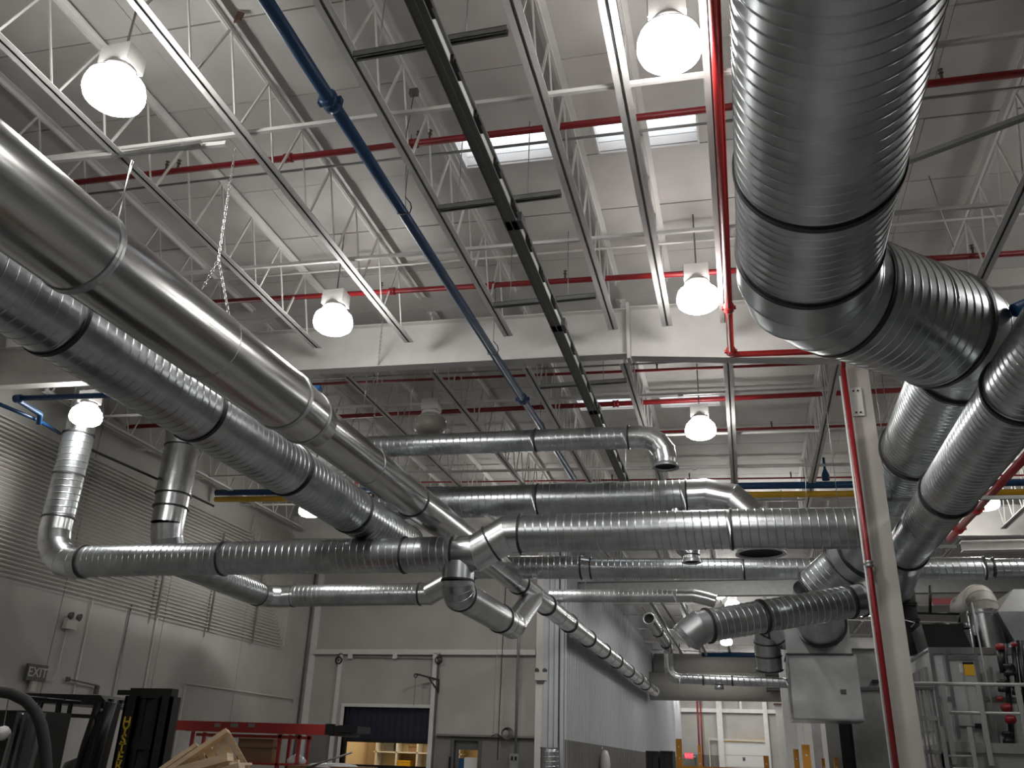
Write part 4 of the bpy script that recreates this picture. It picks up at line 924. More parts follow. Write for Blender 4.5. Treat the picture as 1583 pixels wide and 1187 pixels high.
MB().box(q.x-.30, q.x+.30, 70, 70.1, q.z-.20, q.z+.20).build('sign_face', EXITB, ex); text('EXIT', V(q.x, 69.98, q.z), (math.pi/2,0,0), .30, EXITM, ex, bold=.02); MB().box(q.x-.06, q.x+.06, 70.1, YY, q.z-.05, q.z+.05).build('arm', WHITE, ex)
q = at(1018, 1150, y=60); t = thing('wall_panel_box', 'small pale panel box on the wall beyond the wrapped pallets', 'box', q); MB().box(q.x-.3, q.x+.3, 60, 60.2, q.z-.7, q.z+.4).build('case', TANK, t); MB().box(q.x-.2, q.x+.2, 59.97, 60, q.z-.6, q.z-.3).build('label_plate', DGREY, t); MB().box(q.x-.1, q.x+.1, 60.2, YY, q.z-.1, q.z).build('arm', TANK, t)
for k, (xa, xb, lb) in enumerate(((998, 1018, 'left black wrapped pallet load by the ribbed wall'), (1020, 1041, 'right black wrapped pallet load beside the orange rack post'))):
    a, b = at(xa, 1161, y=25), at(xb, 1160, y=25); t = thing('wrapped_load', lb, 'pallet load', V((a.x+b.x)/2, 25.3, FLOOR), 'black wrapped pallet loads')
    mb = MB(); n = 10
    for s in range(n): 
        x = a.x + (b.x-a.x-.02)*s/n; mb.box(x, x+(b.x-a.x)/n-.004, 25+random.uniform(0,.03), 25.9, FLOOR+.15, a.z - random.uniform(0,.03))
    mb.build('wrapped_cartons', RUB, t); MB().box(a.x, b.x, 25, 25.9, FLOOR, FLOOR+.14).build('pallet_base', WOOD, t); MB().box(a.x, b.x-.02, 25.0, 25.9, a.z-.02, a.z+.01).build('top_sheet', BLK, t)
for k, (x, yt, w_, y, dx) in enumerate(((1049, 1142, .14, 23, 0), (1081, 1152, .09, 24.5, 0), (1184, 1168, .12, 23, 0), (1230, 1158, .10, 20, 0), (1245, 1151, .14, 18.2, 0), (1272, 1172, .07, 22, 0), (1292, 1171, .08, 20, 0))):
    q = at(x, yt, y=y); lbs = ('tallest orange rack post, left, beside the wrapped loads', 'slim orange rack post just right of the tallest one', 'short orange rack post right of the far white door', 'orange rack post below the left edge of the plenum box', 'broad orange rack post below the plenum box', 'small orange rack post near the dark casing, left one', 'small orange rack post near the dark casing, right one')
    t = thing('rack_post', lbs[k], 'rack post', V(q.x, y, FLOOR), 'orange storage rack posts')
    MB().box(q.x-w_/2, q.x+w_/2, y-.02, y, FLOOR, q.z).box(q.x-w_/2, q.x-w_/2+.01, y, y+.07, FLOOR, q.z).box(q.x+w_/2-.01, q.x+w_/2, y, y+.07, FLOOR, q.z).build('upright', ORANGE, t)
    for j in range(6): MB().lathe(V(q.x, y-.021, q.z-.18-.25*j), V(0,-1,0), [(.001,0),(.018,.001)], n=8).build('bolt', PAPER, t)
    MB().box(q.x-w_/2-.05, q.x+w_/2+.05, y-.06, y+.1, FLOOR, FLOOR+.01).build('foot_plate', ORANGE, t)
a, b = at(1055, 1185, y=23), at(1186, 1185, y=23); t = thing('rack_beam', 'orange rack beam between the left and right rack posts', 'rack beam', a.lerp(b,.5)); MB().box(a.x-.1, b.x, 22.9, 22.97, a.z-.12, a.z+.02).build('beam', ORANGE, t); MB().box(a.x-.12, a.x-.04, 22.88, 22.98, a.z-.2, a.z+.05).build('end_bracket', ORANGE, t)
for (px, w_, y, zt, lb, mt) in ((1222, .42, 34, 5.4, 'broad pale column right of the pale ducts', WHITE), (1207, .26, 37, at(1207,1090,y=37).z, 'white post with a brown cap below the black grille', WHITE), (1262, .22, 26, at(1262,1108,y=26).z + .8, 'grey post directly below the plenum box', MGREY), (1283, .10, 24, 2.3, 'thin dark post below the plenum box', DGREY)):
    x = ray(px, 1130).x/ray(px, 1130).y*y; t = thing('support_post', lb, 'post', V(x, y, FLOOR)); MB().box(x-w_/2, x+w_/2, y-w_/2, y+w_/2, FLOOR, zt).build('shaft', mt, t); MB().box(x-w_/2-.05, x+w_/2+.05, y-w_/2-.05, y+w_/2+.05, zt, zt+.06).build('cap_plate', BROWN if 'brown' in lb else mt, t)
a, b = at(1240, 1105, y=30), at(1300, 1105, y=30)
struct(MB().box(a.x, b.x+8, 30, 30.2, FLOOR, 3.6).build('wall_partition', WALLP))

# ================================================================= RIGHT SIDE EQUIPMENT
ua, ub = at(1296, 1112, y=19.6), at(1316, 1112, y=19.6); uc = at(1440, 1005, y=19.6)
U2 = thing('dark_casing_unit', 'dull grey equipment casing with a black side gap behind the column', 'equipment', V((ub.x+uc.x)/2, 20.5, FLOOR))
zc = at(1345, 1002, y=19.6).z
MB().box(ub.x, uc.x, 19.6, 23, FLOOR, zc).build('casing', MGREY, U2); MB().box(ua.x, ub.x, 19.7, 23, FLOOR, at(1300,1080,y=19.6).z).build('dark_gap', BLK, U2)
zq = at(1350, 1065, y=19.6).z; MB().box(ub.x-.02, uc.x, 19.55, 19.6, zq-.03, zq+.03).build('seam_band', DGREY, U2); MB().box(ub.x, ub.x+.12, 19.55, 19.6, FLOOR, zq).build('corner_post', MGREY, U2)
q = at(1329, 995, y=19.5); MB().box(q.x-.22, q.x+.3, 19.5, 19.6, q.z-.09, q.z+.12).build('white_strip', PAPER, U2); q = at(1354, 1053, y=19.5); MB().box(q.x-.06, q.x+.06, 19.5, 19.6, q.z-.03, q.z+.03).build('label_plate', BLK, U2)
# platform, guard rail, ladder, air handler
YR = 13.15
zd = at(1500, 1163, y=YR).z; xl = at(1404, 1060, y=YR).x; xg = at(1440, 1060, y=YR).x
pf = thing('steel_platform', 'grey steel platform carrying the galvanised air handler at the right edge', 'platform', V(3.5, 15, FLOOR))
MB().box(xg, 6.4, YR, 17.6, zd-.02, zd).build('deck', MGREY, pf); MB().box(xg, 6.4, YR, YR+.06, zd-.18, zd-.02).build('edge_beam', MGREY, pf); MB().box(xg, xg+.06, YR, 17.6, zd-.18, zd-.02).build('edge_beam', MGREY, pf)
for x in (xg+.06, 3.9, 6.3):
    for y in (YR+.08, 17.4): MB().box(x-.05, x+.05, y-.05, y+.05, FLOOR, zd-.18).build('leg', MGREY, pf)
gr_ = thing('guard_rail', 'grey pipe guard rail along the platform front', 'railing', V(3.5, YR, zd))
zt2 = at(1500, 1058, y=YR).z; zm2 = at(1500, 1102, y=YR).z
MB().tube(V(xl, YR-.03, zt2), V(6.4, YR-.03, zt2), .025).build('top_rail', RAIL, gr_); MB().tube(V(xg+.1, YR-.03, zm2), V(6.4, YR-.03, zm2), .02).build('mid_rail', RAIL, gr_)
for px in (1459, 1514, 1575): x = at(px, 1080, y=YR).x; MB().bar(V(x, YR-.03, zd-.15), V(x, YR-.03, zt2), .06, .04).build('post', RAIL, gr_)
MB().box(xg, 6.4, YR-.03, YR-.02, zd, zd+.12).build('toe_board', MGREY, gr_)
gt = thing('railing_gate', 'barred railing section between the column and the platform', 'railing', V((xl+xg)/2, YR+.2, zd))
zz_ = [at(1425, yy, y=YR).z for yy in (1063, 1110, 1162)]
for px in (1405, 1413, 1421, 1427, 1434, 1440): x = at(px, 1080, y=YR).x; MB().bar(V(x, YR+.05, FLOOR+.3), V(x, YR+.05, zz_[0]), .022, .022).build('bar', RAIL, gt)
for z in zz_: MB().bar(V(xl, YR+.05, z), V(xg+.03, YR+.05, z), .04, .05).build('cross_rail', RAIL, gt)
for x in (xl+.02, xg+.0): MB().bar(V(x, YR+.09, FLOOR), V(x, YR+.09, zz_[0]), .05, .05).build('post', RAIL, gt)
lad = thing('platform_ladder', 'short steel ladder below the platform corner', 'ladder', V(xg, YR-.1, FLOOR))
for dx in (0, .33): MB().bar(V(xg+.02+dx, YR-.12, FLOOR), V(xg+.02+dx, YR-.12, zd+.3), .05, .03).build('stile', RAIL, lad)
for k in range(6): MB().tube(V(xg+.02, YR-.12, zd-.05-.28*k), V(xg+.35, YR-.12, zd-.05-.28*k), .015, n=8).build('rung', RAIL, lad)
YA = 13.9
aa = at(1437, 1004, y=YA); azt = aa.z
H = thing('air_handler', 'galvanised air handling cabinet with a yellow warning sticker, right edge', 'equipment', V(4.4, 15, zd))
MB().box(aa.x, 6.3, YA, 17.2, zd+.12, azt).build('cabinet', CABM, H); MB().box(aa.x-.03, 6.3, YA-.03, 17.2, zd, zd+.12).build('base_rail', MGREY, H)
MB().box(aa.x-.02, 6.32, YA-.02, 17.22, azt, azt+.03).build('roof_panel', GALV, H)
for k in range(6): y = YA + .35 + .5*k; MB().hexa([V(aa.x-.05,y,zd+.3), V(aa.x,y,zd+.3), V(aa.x,y+.4,zd+.3), V(aa.x-.05,y+.4,zd+.3), V(aa.x-.05,y,azt-.2), V(aa.x,y,azt-.2), V(aa.x,y+.4,azt-.2), V(aa.x-.05,y+.4,azt-.2)]).build('louver_panel', MGREY, H)
p1, p2 = at(1462, 1014, y=YA), at(1514, 1055, y=YA)
MB().box(p1.x, p2.x, YA-.03, YA, zd+.35, p1.z).build('access_door', CABM, H); 
for x in (p1.x, p2.x): MB().box(x-.02, x+.02, YA-.05, YA, zd+.2, azt).build('door_stile', GALV, H)
MB().box(p1.x, p2.x, YA-.045, YA-.02, p1.z-.06, p1.z).build('door_rail', GALV2, H)
for z in (azt-.03, zd+.7): MB().box(aa.x, 6.3, YA-.02, YA, z-.03, z+.03).build('corner_trim', GALV, H)
MB().box(aa.x-.02, aa.x+.03, YA-.025, YA+.02, zd+.1, azt).build('corner_trim', GALV, H)
q = at(1497, 1034, y=YA); stq = MB().box(q.x-.07, q.x+.07, YA-.036, YA-.03, q.z-.09, q.z+.06).build('warning_sticker', STKR, H); MB().box(q.x-.07, q.x+.07, YA-.038, YA-.03, q.z+.06, q.z+.09).build('sticker_header', BLK, H)
text('CAUTION', V(q.x, YA-.040, q.z+.075), (math.pi/2,0,0), .028, STKR, H, ext=.0005) if False else None
q = at(1487, 1034, y=YA); MB().box(q.x-.04, q.x+.02, YA-.036, YA-.03, q.z-.05, q.z+.07).build('paper_label', PAPER, H)
q = at(1513, 1122, y=YA); MB().box(q.x-.05, q.x+.05, YA-.04, YA-.03, q.z-.03, q.z+.03).build('label_plate', BLK, H)
q = at(1525, 1020, y=YR+.4); pipe('slanted_conduit', [V(q.x-.06, YR+.4, azt+.6), V(q.x-.02, YR+.4, zd+.1)], .012, RAIL, 'thin pipe standing in front of the air handler', 'conduit', n=8)
# duct stack on the air handler
sa = at(1524, 960, y=15.0); t = thing('stack_duct', 'bright vertical duct on top of the air handler', 'duct', V(sa.x, 15.0, azt))
smooth(t, V(sa.x, 15.0, azt), V(sa.x, 15.0, sa.z+.15), .24); collar(t, V(sa.x, 15.0, azt+.12), V(0,0,1), .24, .03, .015, GALVD); collar(t, V(sa.x, 15.0, sa.z+.1), V(0,0,1), .24, .03, .015, GALVD)
eb = at(1522, 928, y=15.1); t = thing('wrapped_elbow', 'pale wrapped duct elbow above the bright vertical duct', 'duct', eb)
elbow(t, arc(V(sa.x, 15.0, sa.z+.12), V(sa.x, 15.0, eb.z+.05), V(sa.x, 16.2, eb.z+.05), .3, 4) + [V(sa.x, 16.2, eb.z+.05)], .22, material=TANK)
ha = at(1548, 975, y=14.6); t = thing('slanted_hood', 'dark bluish sheet metal hood at the right edge above the air handler', 'hood', ha)
z0, z1, z2 = at(1548, 990, y=14.6).z, at(1545, 945, y=14.6).z, at(1575, 905, y=14.6).z
MB().hexa([V(ha.x+.15,14.6,z0), V(6.2,14.6,z0), V(6.2,16,z0), V(ha.x+.15,16,z0), V(ha.x,14.6,z1), V(6.2,14.6,z1), V(6.2,16,z1), V(ha.x,16,z1)]).build('lower_panel', GALVD, t)
MB().hexa([V(ha.x,14.6,z1), V(6.2,14.6,z1), V(6.2,16,z1), V(ha.x,16,z1), V(ha.x+.35,14.9,z2), V(6.2,14.9,z2), V(6.2,15.8,z2), V(ha.x+.35,15.8,z2)]).build('sloped_panel', MGREY, t)
ta, tb = at(1432, 990, y=14.4), at(1495, 966, y=14.4); t = thing('black_tray_box', 'flat dark box lying on the air handler roof', 'box', ta)
MB().hexa([V(ta.x,14.3,azt+.03), V(tb.x,14.3,azt+.03), V(tb.x,15.2,azt+.03), V(ta.x,15.2,azt+.03), V(ta.x-.05,14.3,tb.z), V(tb.x-.1,14.3,tb.z), V(tb.x-.1,15.2,tb.z), V(ta.x-.05,15.2,tb.z)]).build('box_body', BLK, t)
MB().lathe(V(ta.x+.28,14.7,tb.z), V(0,0,1), [(.2,-.01),(.17,.05),(.05,.08)], n=12).build('lump', BLK, t); MB().lathe(V(ta.x+.6,14.7,tb.z), V(0,0,1), [(.1,-.01),(.08,.06),(.02,.08)], n=10).build('lump', BLK, t)
hp = [at(x, y, y=15.5) for x, y in ((1400,912), (1402,935), (1406,960), (1412,985), (1419,1012))]
t = thing('black_flexible_hose', 'thick black flexible hose hanging down beside the column', 'hose', hp[2]); mb = MB(); mb.path(hp, .14, n=16); mb.build('hose_body', RUB, t)
for p in (hp[1], hp[2]): collar(t, p, nrm(hp[0], hp[4]), .14, .06, .02, BLK, n=16); 
MB().path([p + V(-.1,-.13,0) for p in hp[1:3]] + [hp[2]+V(.05,-.17,-.05), hp[2]+V(-.02,-.17,-.12)], .012, n=5).build('strap', CHROME, t)
pipe('black_thin_pipe', [at(1385,947,y=15.8), at(1483,949,y=15.8), at(1483,962,y=15.8)], .02, BLK, 'thin black pipe beside the black hose')
pipe('black_thin_pipe', [at(1438,905,y=15.8), at(1438,948,y=15.8)], .025, BLK, 'short upright black pipe beside the black hose')
t = thing('dark_red_beam', 'dark red flat beam beyond the black hose', 'beam', at(1470,926,y=22)); a, b = at(1440,926,y=22), at(1500,926,y=22); MB().box(a.x, b.x, 22, 22.1, a.z-.14, a.z+.02).build('beam_face', RED, t); MB().box(a.x, b.x, 21.95, 22, a.z-.16, a.z-.13).build('lip', DGREY, t)
a, b = at(1486, 846, y=17.0), at(1600, 846, y=17.0); ibeam(a.x, b.x+1, 17.0, a.z-.08, a.z+.10, 'short white beam at the right edge above the long back duct', wd=.2)
# red valves and black pipes at the right edge
vt = thing('valve_assembly', 'black piping with red valve bodies in front of the air handler, right edge', 'valves', at(1560, 1080, y=13.6))
for k, (xa, ya, xb, yb, r) in enumerate(((1552,995,1566,1160,.035), (1566,1000,1578,1100,.03), (1575,990,1590,1110,.04), (1545,1003,1552,1040,.05))):
    MB().tube(at(xa, ya, y=13.6), at(xb, yb, y=13.6), r, n=10).build('black_pipe', BLK, vt)
for (x, y, r) in ((1546,1000,.05), (1556,1094,.06), (1546,1080,.035), (1562,1112,.06), (1568,996,.035)):
    q = at(x, y, y=13.55); MB().lathe(q, V(1,.2,.1), [(.001,-r*1.1),(r*.7,-r),(r,-r*.4),(r*.8,0),(r,r*.4),(r*.7,r),(.001,r*1.1)], n=14).build('valve_body', RED, vt)
for (x, y) in ((1560,1035), (1572,1065), (1558,1140), (1550,1060)):
    q = at(x, y, y=13.55); MB().lathe(q, V(0,0,1), [(.03,-.08),(.07,-.07),(.07,-.03),(.045,0),(.07,.03),(.07,.07),(.03,.08)], n=12).build('coupling', BLK, vt)
# trapeze bars under the right ducts
for (x0, y0, x1, y1, yy, lb) in ((1368,773,1600,768,13.05,'grey trapeze bar under the two right ducts'), (1295,846,1478,845,14.2,'grey trapeze bar low behind the column')):
    a, b = at(x0,y0,y=yy), at(x1,y1,y=yy); t = thing('trapeze_bar', lb, 'bar', a.lerp(b,.5)); MB().bar(a, b, .05, .05).build('channel', STRUT, t)
    for f_ in (.05, .6): p = a.lerp(b, f_); MB().path([p, V(p.x, p.y, 7.1)], .006, n=5).build('rod', STRUT, t)

# ================================================================= FRONT LEFT: fork trucks, ladder rack, pallets
# --- truck seen by its mast
YM_ = 8.5
ma, mb_ = at(199, 1063, y=YM_), at(265, 1070, y=YM_)
zt3 = ma.z
K1 = thing('forklift', 'black fork truck facing the camera, tall mast with yellow letters down its left rail', 'forklift', V((ma.x+mb_.x)/2, YM_+.8, FLOOR))
xl_, xr_ = ma.x - .02, mb_.x + .02
for x, w_ in ((xl_, .17), (xr_-.15, .15)):
    MB().box(x, x+w_, YM_, YM_+.03, FLOOR+.1, zt3-.08).box(x, x+.03, YM_, YM_+.16, FLOOR+.1, zt3-.08).box(x+w_-.03, x+w_, YM_, YM_+.16, FLOOR+.1, zt3-.08).build('outer_rail', BLK, K1)
for x in (xl_+.18, xr_-.25): MB().box(x, x+.06, YM_+.03, YM_+.13, FLOOR+.2, zt3).build('inner_rail', BLK, K1)
MB().box(xl_+.03, xr_-.03, YM_+.02, YM_+.14, zt3-.10, zt3).build('cross_member', BLK, K1); MB().box(xl_+.1, xr_-.1, YM_+.02, YM_+.12, zt3-.6, zt3-.48).build('cross_member', BLK, K1)
MB().box(xl_+.20, xr_-.22, YM_+.05, YM_+.09, FLOOR+.3, zt3-.05).build('mast_guard_mesh', RUB, K1)
for x in (xl_+.27, xr_-.32): MB().tube(V(x, YM_+.10, FLOOR+.3), V(x, YM_+.10, zt3-.12), .03, n=10).build('lift_cylinder', DGREY, K1)
MB().box(xl_-.14, xl_+.02, YM_+.04, YM_+.10, zt3-.07, zt3-.02).build('side_bracket', BLK, K1)
MB().box(xl_-.0, xr_+.03, YM_-.12, YM_-.02, FLOOR+.15, FLOOR+.6).build('carriage', BLK, K1)
for x in (xl_+.05, xr_-.17): MB().box(x, x+.12, YM_-.16, YM_-.12, FLOOR+.08, FLOOR+.6).box(x, x+.12, YM_-1.2, YM_-.12, FLOOR+.05, FLOOR+.09).build('fork', DGREY, K1)
MB().box(xl_-.1, xr_+.1, YM_+.35, YM_+2.0, FLOOR+.3, FLOOR+1.0).build('body', BLK, K1)
MB().box(xl_-.1, xr_+.1, YM_+1.6, YM_+2.2, FLOOR+.25, FLOOR+1.15).build('counterweight', DGREY, K1)
for x in (xl_-.12, xr_+.0):
    for y, r in ((YM_+.4, .3), (YM_+1.8, .26)): MB().lathe(V(x, y, FLOOR+r), V(1,0,0), [(.1,-.02),(r-.03,-.02),(r,.02),(r,.12),(r-.03,.16),(.1,.16)], n=20).build('wheel', RUB, K1)
MB().box((xl_+xr_)/2-.22, (xl_+xr_)/2+.22, YM_+.95, YM_+1.4, FLOOR+1.0, FLOOR+1.15).box((xl_+xr_)/2-.22, (xl_+xr_)/2+.22, YM_+1.35, YM_+1.45, FLOOR+1.1, FLOOR+1.55).build('seat', RUB, K1)
lt = 'HYSTER'
for i, ch in enumerate(lt):
    py = 1116 + 13.6*i; z = at(190, py, y=YM_-.01).z
    text(ch, V(xl_+.085, YM_-.008, z), (math.pi/2, 0, 0), .135, YTXT, K1, name='letter', bold=.02)
# --- truck with flat overhead guard
YG2 = 8.9
ga, gb = at(45, 1071, y=YG2), at(178, 1079, y=YG2); zg_ = ga.z
K2 = thing('forklift', 'black fork truck with a flat overhead guard left of the lettered mast', 'forklift', V((ga.x+gb.x)/2, YG2+.6, FLOOR))
MB().hexa([V(ga.x,YG2,zg_-.10), V(gb.x-.05,YG2,zg_-.12), V(gb.x-.05,YG2+1.3,zg_-.12), V(ga.x,YG2+1.3,zg_-.10), V(ga.x-.1,YG2,zg_), V(gb.x-.2,YG2,zg_-.01), V(gb.x-.2,YG2+1.3,zg_-.01), V(ga.x-.1,YG2+1.3,zg_)]).build('guard_frame', BLK, K2)
for k in range(7): y = YG2 + .1 + .18*k; MB().bar(V(ga.x,y,zg_-.05), V(gb.x-.1,y,zg_-.06), .04, .03).build('guard_bar', BLK, K2)
for (xa, xb, r) in ((gb.x-.06, gb.x-.16, .07), (gb.x-.20, gb.x-.34, .05), (ga.x+.42, ga.x+.50, .032), (ga.x+.58, ga.x+.60, .025), (ga.x+.18, ga.x+.10, .03)):
    MB().path([V(xa, YG2+.02, zg_-.08), V((xa+xb)/2, YG2+.02, zg_-.5), V(xb, YG2+.02, zg_-1.2)], r, n=8).build('guard_post', BLK, K2)
MB().hexa([V(gb.x-.46,YG2,FLOOR+.2), V(gb.x-.16,YG2,FLOOR+.2), V(gb.x-.16,YG2+.2,FLOOR+.2), V(gb.x-.46,YG2+.2,FLOOR+.2), V(gb.x-.26,YG2,zg_-.10), V(gb.x-.05,YG2,zg_-.10), V(gb.x-.05,YG2+.2,zg_-.10), V(gb.x-.26,YG2+.2,zg_-.10)]).build('mast_side', BLK, K2)
MB().bar(V(ga.x,YG2,zg_-.22), V(gb.x-.1,YG2,zg_-.24), .05, .04).build('guard_crossbar', BLK, K2)
for k in (0, 1): p = V(gb.x-.12+.04*k, YG2-.02, zg_-.17); MB().lathe(p, V(0,-1,0), [(.018,-.01),(.018,.02),(.001,.025)], n=8).build('bolt', STRUT, K2)
MB().box(ga.x-.1, gb.x, YG2+.1, YG2+1.7, FLOOR+.25, FLOOR+1.05).build('body', BLK, K2)
MB().box(ga.x-.2, ga.x+.35, YG2+.1, YG2+1.5, FLOOR+.25, FLOOR+1.2).build('counterweight', DGREY, K2)
mb = MB(); cx = V(ga.x+.42, YG2+.4, FLOOR+1.32); mb.rings([circ(cx + V(.02*math.cos(0),0,0)*0 + V(.15*math.cos(t_/12*6.2832), .15*math.sin(t_/12*6.2832), .04*math.cos(t_/12*6.2832)), V(math.cos(t_/12*6.2832), math.sin(t_/12*6.2832), 0), V(0,0,1), .014, 6) for t_ in range(12)], closed=True); mb.build('steering_wheel', RUB, K2)
MB().lathe(V(ga.x+.46, YG2+.5, FLOOR+1.2), V(0,0,1), [(.16,-.1),(.19,.05),(.15,.22),(.02,.28)], n=14).build('seat_back', DGREY, K2)
for x in (ga.x+.0, gb.x-.35):
    for y in (YG2+.0, YG2+1.5): MB().lathe(V(x+.15, y, FLOOR+.28), V(0,1,0), [(.1,-.02),(.25,-.02),(.28,.02),(.28,.14),(.25,.18),(.1,.18)], n=18).build('wheel', RUB, K2)
# --- nearest truck with rounded tubular guard
YT = 5.6
tp_ = [at(px, py, y=YT) for px, py in ((-60,1068), (-10,1068), (18,1072), (40,1083), (55,1100), (64,1122), (69,1150), (72,1190), (76,1260))]
K3 = thing('forklift', 'nearest fork truck with a rounded black tubular guard at the left edge', 'forklift', V(tp_[0].x-.2, YT+.4, FLOOR))
MB().path(tp_ + [V(tp_[-1].x+.03, YT, FLOOR+.9)], .040, n=14).build('tube_guard', RUB, K3)
for k in range(4): y = YT + .15 + .2*k; MB().path([V(tp_[0].x, y, tp_[0].z), V(tp_[2].x, y, tp_[2].z-.01)], .012, n=6).build('guard_bar', BLK, K3)
a, b = at(14,1130,y=YT+.3), at(48,1187,y=YT+.3)
MB().box(a.x-.3, b.x, YT+.25, YT+.6, FLOOR+.6, at(10,1098,y=YT+.3).z).build('mast_block', BLK, K3)
for px in (22, 33, 44, 56): x = at(px, 1130, y=YT+.2).x; MB().bar(V(x, YT+.2, FLOOR+.8), V(x+.02, YT+.2, at(20,1100,y=YT+.2).z), .045, .03).build('mast_rail', DGREY, K3)
MB().box(tp_[0].x-.6, tp_[-1].x+.1, YT-.1, YT+1.6, FLOOR+.2, FLOOR+.95).build('body', BLK, K3)
for x in (tp_[0].x-.3, tp_[-1].x-.25):
    for y in (YT-.12, YT+1.45): MB().lathe(V(x+.15, y, FLOOR+.27), V(0,1,0), [(.1,-.02),(.24,-.02),(.27,.02),(.27,.14),(.24,.18),(.1,.18)], n=18).build('wheel', RUB, K3)
q = at(4, 1133, y=YT-.05); MB().lathe(q, V(.4,-1,0), [(.001,-.05),(.04,-.045),(.05,-.01),(.045,.02),(.001,.03)], n=12).build('round_lamp', PAPER, K3)
MB().bar(at(13,1080,y=YT-.03), q, .006, .006).build('lamp_stay', STRUT, K3); MB().bar(q + V(.07,0,0), at(2,1187,y=YT-.03), .012, .012).build('lamp_arm', STRUT, K3)
q = at(35, 1104, y=YT+.2); MB().lathe(q, V(0,-1,0), [(.001,-.01),(.012,0),(.001,.012)], n=8).build('rivet', CHROME, K3)
# --- red ladder lying on a red rack
YLd = 12.0
la, lb_, lc, ld_ = at(265,1113,y=YLd), at(512,1120,y=YLd), at(265,1128,y=YLd), at(553,1123,y=YLd)
L1 = thing('red_ladder', 'long red fibreglass ladder lying flat on the red rack', 'ladder', la.lerp(lb_, .5))
zA_, zB_ = la.z, lb_.z; hh = la.z - lc.z
def rail(y): MB().hexa([V(la.x,y,zA_-hh), V(lb_.x,y,zB_-hh), V(lb_.x,y+.03,zB_-hh), V(la.x,y+.03,zA_-hh), V(la.x,y,zA_), V(lb_.x,y,zB_), V(lb_.x,y+.03,zB_), V(la.x,y+.03,zA_)]).build('side_rail', REDL, L1)
REDL = mat('red_fibreglass', (.34, .03, .025), .5)
rail(YLd); rail(YLd+.42)
for k in range(9): x = la.x + .2 + (lb_.x-la.x-.3)*k/8; MB().tube(V(x, YLd+.02, zA_-hh*.5+(zB_-zA_)*k/8), V(x, YLd+.43, zA_-hh*.5+(zB_-zA_)*k/8), .016, n=8).build('rung', STRUT, L1)
for y in (YLd-.01, YLd+.41):
    MB().box(la.x-.03, la.x+.07, y, y+.05, zA_-hh*.98, zA_+.005).build('black_foot', BLK, L1); MB().box(lb_.x-.08, lb_.x+.05, y, y+.05, zB_-hh, zB_+.01).build('black_foot', BLK, L1)
MB().box(lb_.x+.05, ld_.x, YLd, YLd+.46, zB_-hh*.75, zB_-.01).box(lb_.x-.02, ld_.x-.16, YLd, YLd+.46, zB_-hh*1.1, zB_-hh*.85).build('black_end_bracket', BLK, L1)
for (px, w_) in ((336, 12), (362, 15), (389, 13)): q = at(px, 1121, y=YLd-.002); MB().box(q.x-.004*w_, q.x+.004*w_, YLd-.004, YLd, q.z-.025, q.z+.025).build('sticker', STRUT, L1)
K5 = thing('red_rack', 'red steel rack of uprights and rails under the red ladder', 'rack', V((la.x+lb_.x)/2, YLd+.2, FLOOR))
ztop = lambda x: zA_ - hh - .01 + (zB_-zA_)*(x-la.x)/(lb_.x-la.x)
for px in (297, 433, 463): 
    x = at(px, 1150, y=YLd+.1).x
    for y in (YLd+.08, YLd+.38): MB().box(x-.02, x+.02, y-.02, y+.02, FLOOR, ztop(x)).build('upright', REDL, K5)
xa, xb = at(297,1150,y=YLd).x, at(463,1150,y=YLd).x
MB().box(xa, xb, YLd+.06, YLd+.10, ztop(xa)-.06, ztop(xa)-.02).box(xa, xb, YLd+.36, YLd+.40, ztop(xa)-.06, ztop(xa)-.02).build('top_rail', REDL, K5)
zq = at(440,1180,y=YLd).z; MB().box(xa, xb, YLd+.06, YLd+.42, zq-.03, zq).build('shelf', REDL, K5); MB().box(xa, xb, YLd+.06, YLd+.42, FLOOR+.2, FLOOR+.23).build('shelf', REDL, K5)
x1_ = at(424,1140,y=YLd).x; MB().bar(V(x1_, YLd+.09, ztop(x1_)), V(at(430,1187,y=YLd).x, YLd+.09, zq-.3), .012, .012).build('brace', DGREY, K5)
bx_ = thing('cardboard_box', 'large brown cardboard sheet stack under the red ladder', 'box', V((xa+x1_)/2, YLd+.25, zq)); MB().box(at(360,1150,y=YLd).x, at(414,1150,y=YLd).x, YLd+.14, YLd+.34, zq, ztop(xa)-.07).build('carton', CARD, bx_)
MB().box(at(360,1150,y=YLd).x-.005, at(414,1150,y=YLd).x+.005, YLd+.133, YLd+.14, (zq+ztop(xa))/2-.01, (zq+ztop(xa))/2+.0).build('flap_edge', BROWN, bx_)
pk = thing('plastic_bundle', 'clear plastic wrapped bundle on the red rack shelf', 'bundle', V(at(448,1175,y=YLd).x, YLd+.2, zq)); MB().lathe(V(at(447,1175,y=YLd).x, YLd+.22, zq), V(0,0,1), [(.13,0),(.14,.04),(.10,.09),(.03,.12),(.001,.12)], n=14).build('wrapped_body', PLAST, pk)
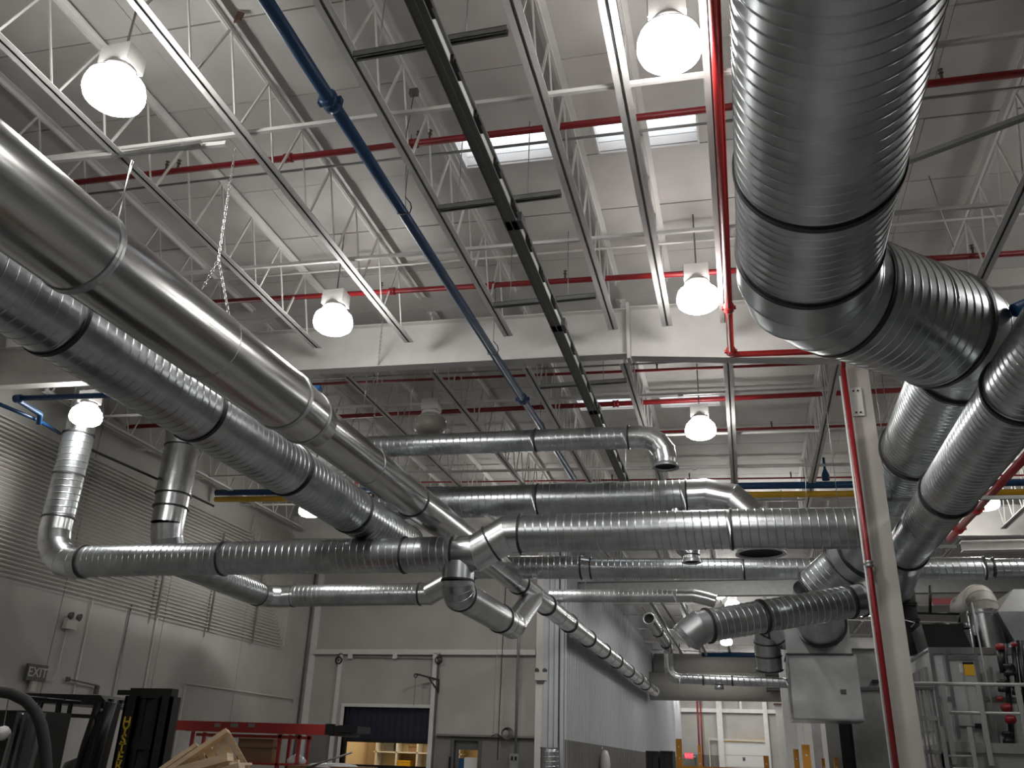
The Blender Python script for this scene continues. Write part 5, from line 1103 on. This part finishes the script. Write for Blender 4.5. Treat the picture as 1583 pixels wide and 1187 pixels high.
# --- box tower carrying two tilted pallets and a wrapped load
YPl = 6.0
pc_ = at(310, 1187, y=YPl)
bt = thing('carton_base', 'tall brown carton carrying the tilted pallets, below the frame edge', 'box', V(pc_.x, YPl+.2, FLOOR))
MB().box(pc_.x-.38, pc_.x+.42, YPl-.35, YPl+.75, FLOOR, pc_.z-.16).build('carton', CARD, bt); MB().box(pc_.x-.385, pc_.x+.425, YPl-.02, YPl+.04, FLOOR, pc_.z-.155).build('tape', PAPER, bt)
def board(a, b, w_, h_, up, par, nm='board'): return MB().bar(a, b, w_, h_, up).build(nm, WOOD, par)
g_ = lambda px, py, y: at(px, py, y=y)
PA = thing('wooden_pallet', 'fresh wooden pallet standing tilted, its top corner raised highest', 'pallet', g_(300, 1187, YPl))
e1_, e2_ = g_(262, 1192, YPl-.1), g_(353, 1130, YPl+.02)
dd = nrm(e1_, e2_); nn = V(-dd.z, 0, dd.x)
board(e1_, e2_, .09, .032, nn, PA, 'stringer')
dn = V(.16, .22, -.33)
board(e1_ + dn, e2_ + dn, .05, .03, nn, PA, 'stringer')
for k in range(8):
    p = e1_.lerp(e2_, .12+.12*k) + V(0,.03,-.01); board(p, p + dn*1.05, .016, .036 if k % 2 else .052, dd, PA, 'deck_board')
f1_, f2_ = g_(248, 1192, YPl+.25), g_(306, 1152, YPl+.35); d3_ = nrm(f1_, f2_); n3 = V(-d3_.z, 0, d3_.x)
PC = thing('wooden_pallet', 'wooden pallet leaning behind the raised one, left side', 'pallet', f1_)
board(f1_, f2_, .08, .030, n3, PC, 'stringer'); board(f1_ + V(.05,.0,-.055), f2_ + V(.05,.0,-.055), .08, .022, n3, PC, 'stringer')
for k in range(4): p = f1_.lerp(f2_, .1+.29*k) - n3*.03; board(p + V(0,-.03,0), p + V(0,.2,0), .05, .016, n3, PC, 'deck_board')
h1_, h2_ = g_(262, 1196, YPl-.35), g_(356, 1170, YPl-.30); d4 = nrm(h1_, h2_); n4 = V(-d4.z, 0, d4.x)
PB = thing('wooden_pallet', 'lowest wooden pallet with two broad boards facing the camera', 'pallet', h1_)
board(h1_, h2_, .10, .05, n4, PB, 'broad_board'); board(g_(300,1206,YPl-.42), g_(374,1185,YPl-.38), .10, .05, n4, PB, 'broad_board')
board(h1_ + V(0,.3,-.04), h2_ + V(-.1,.3,-.04), .03, .05, n4, PB, 'stringer')
for k in range(5): p = h1_.lerp(h2_, .08+.19*k) - n4*.034; board(p, p + V(0,.35,0), .07, .016, n4, PB, 'deck_board')
wl_ = g_(495, 1186, 7.0); WL = thing('wrapped_carton', 'plastic wrapped carton with a grey rod sticking out, bottom edge', 'box', V(wl_.x, 7.3, FLOOR))
MB().box(wl_.x-.28, wl_.x+.25, 7.0, 7.6, FLOOR, wl_.z+.01).build('carton', CARD, WL); mb = MB()
mb.lathe(V(wl_.x+.02, 7.2, wl_.z), V(0,0,1), [(.22,.0),(.18,.025),(.09,.035),(.001,.03)], n=14); mb.build('plastic_film', PLAST, WL)
MB().tube(g_(470,1188,7.0), g_(544,1163,7.0), .008, n=6).build('grey_rod', STRUT, WL)
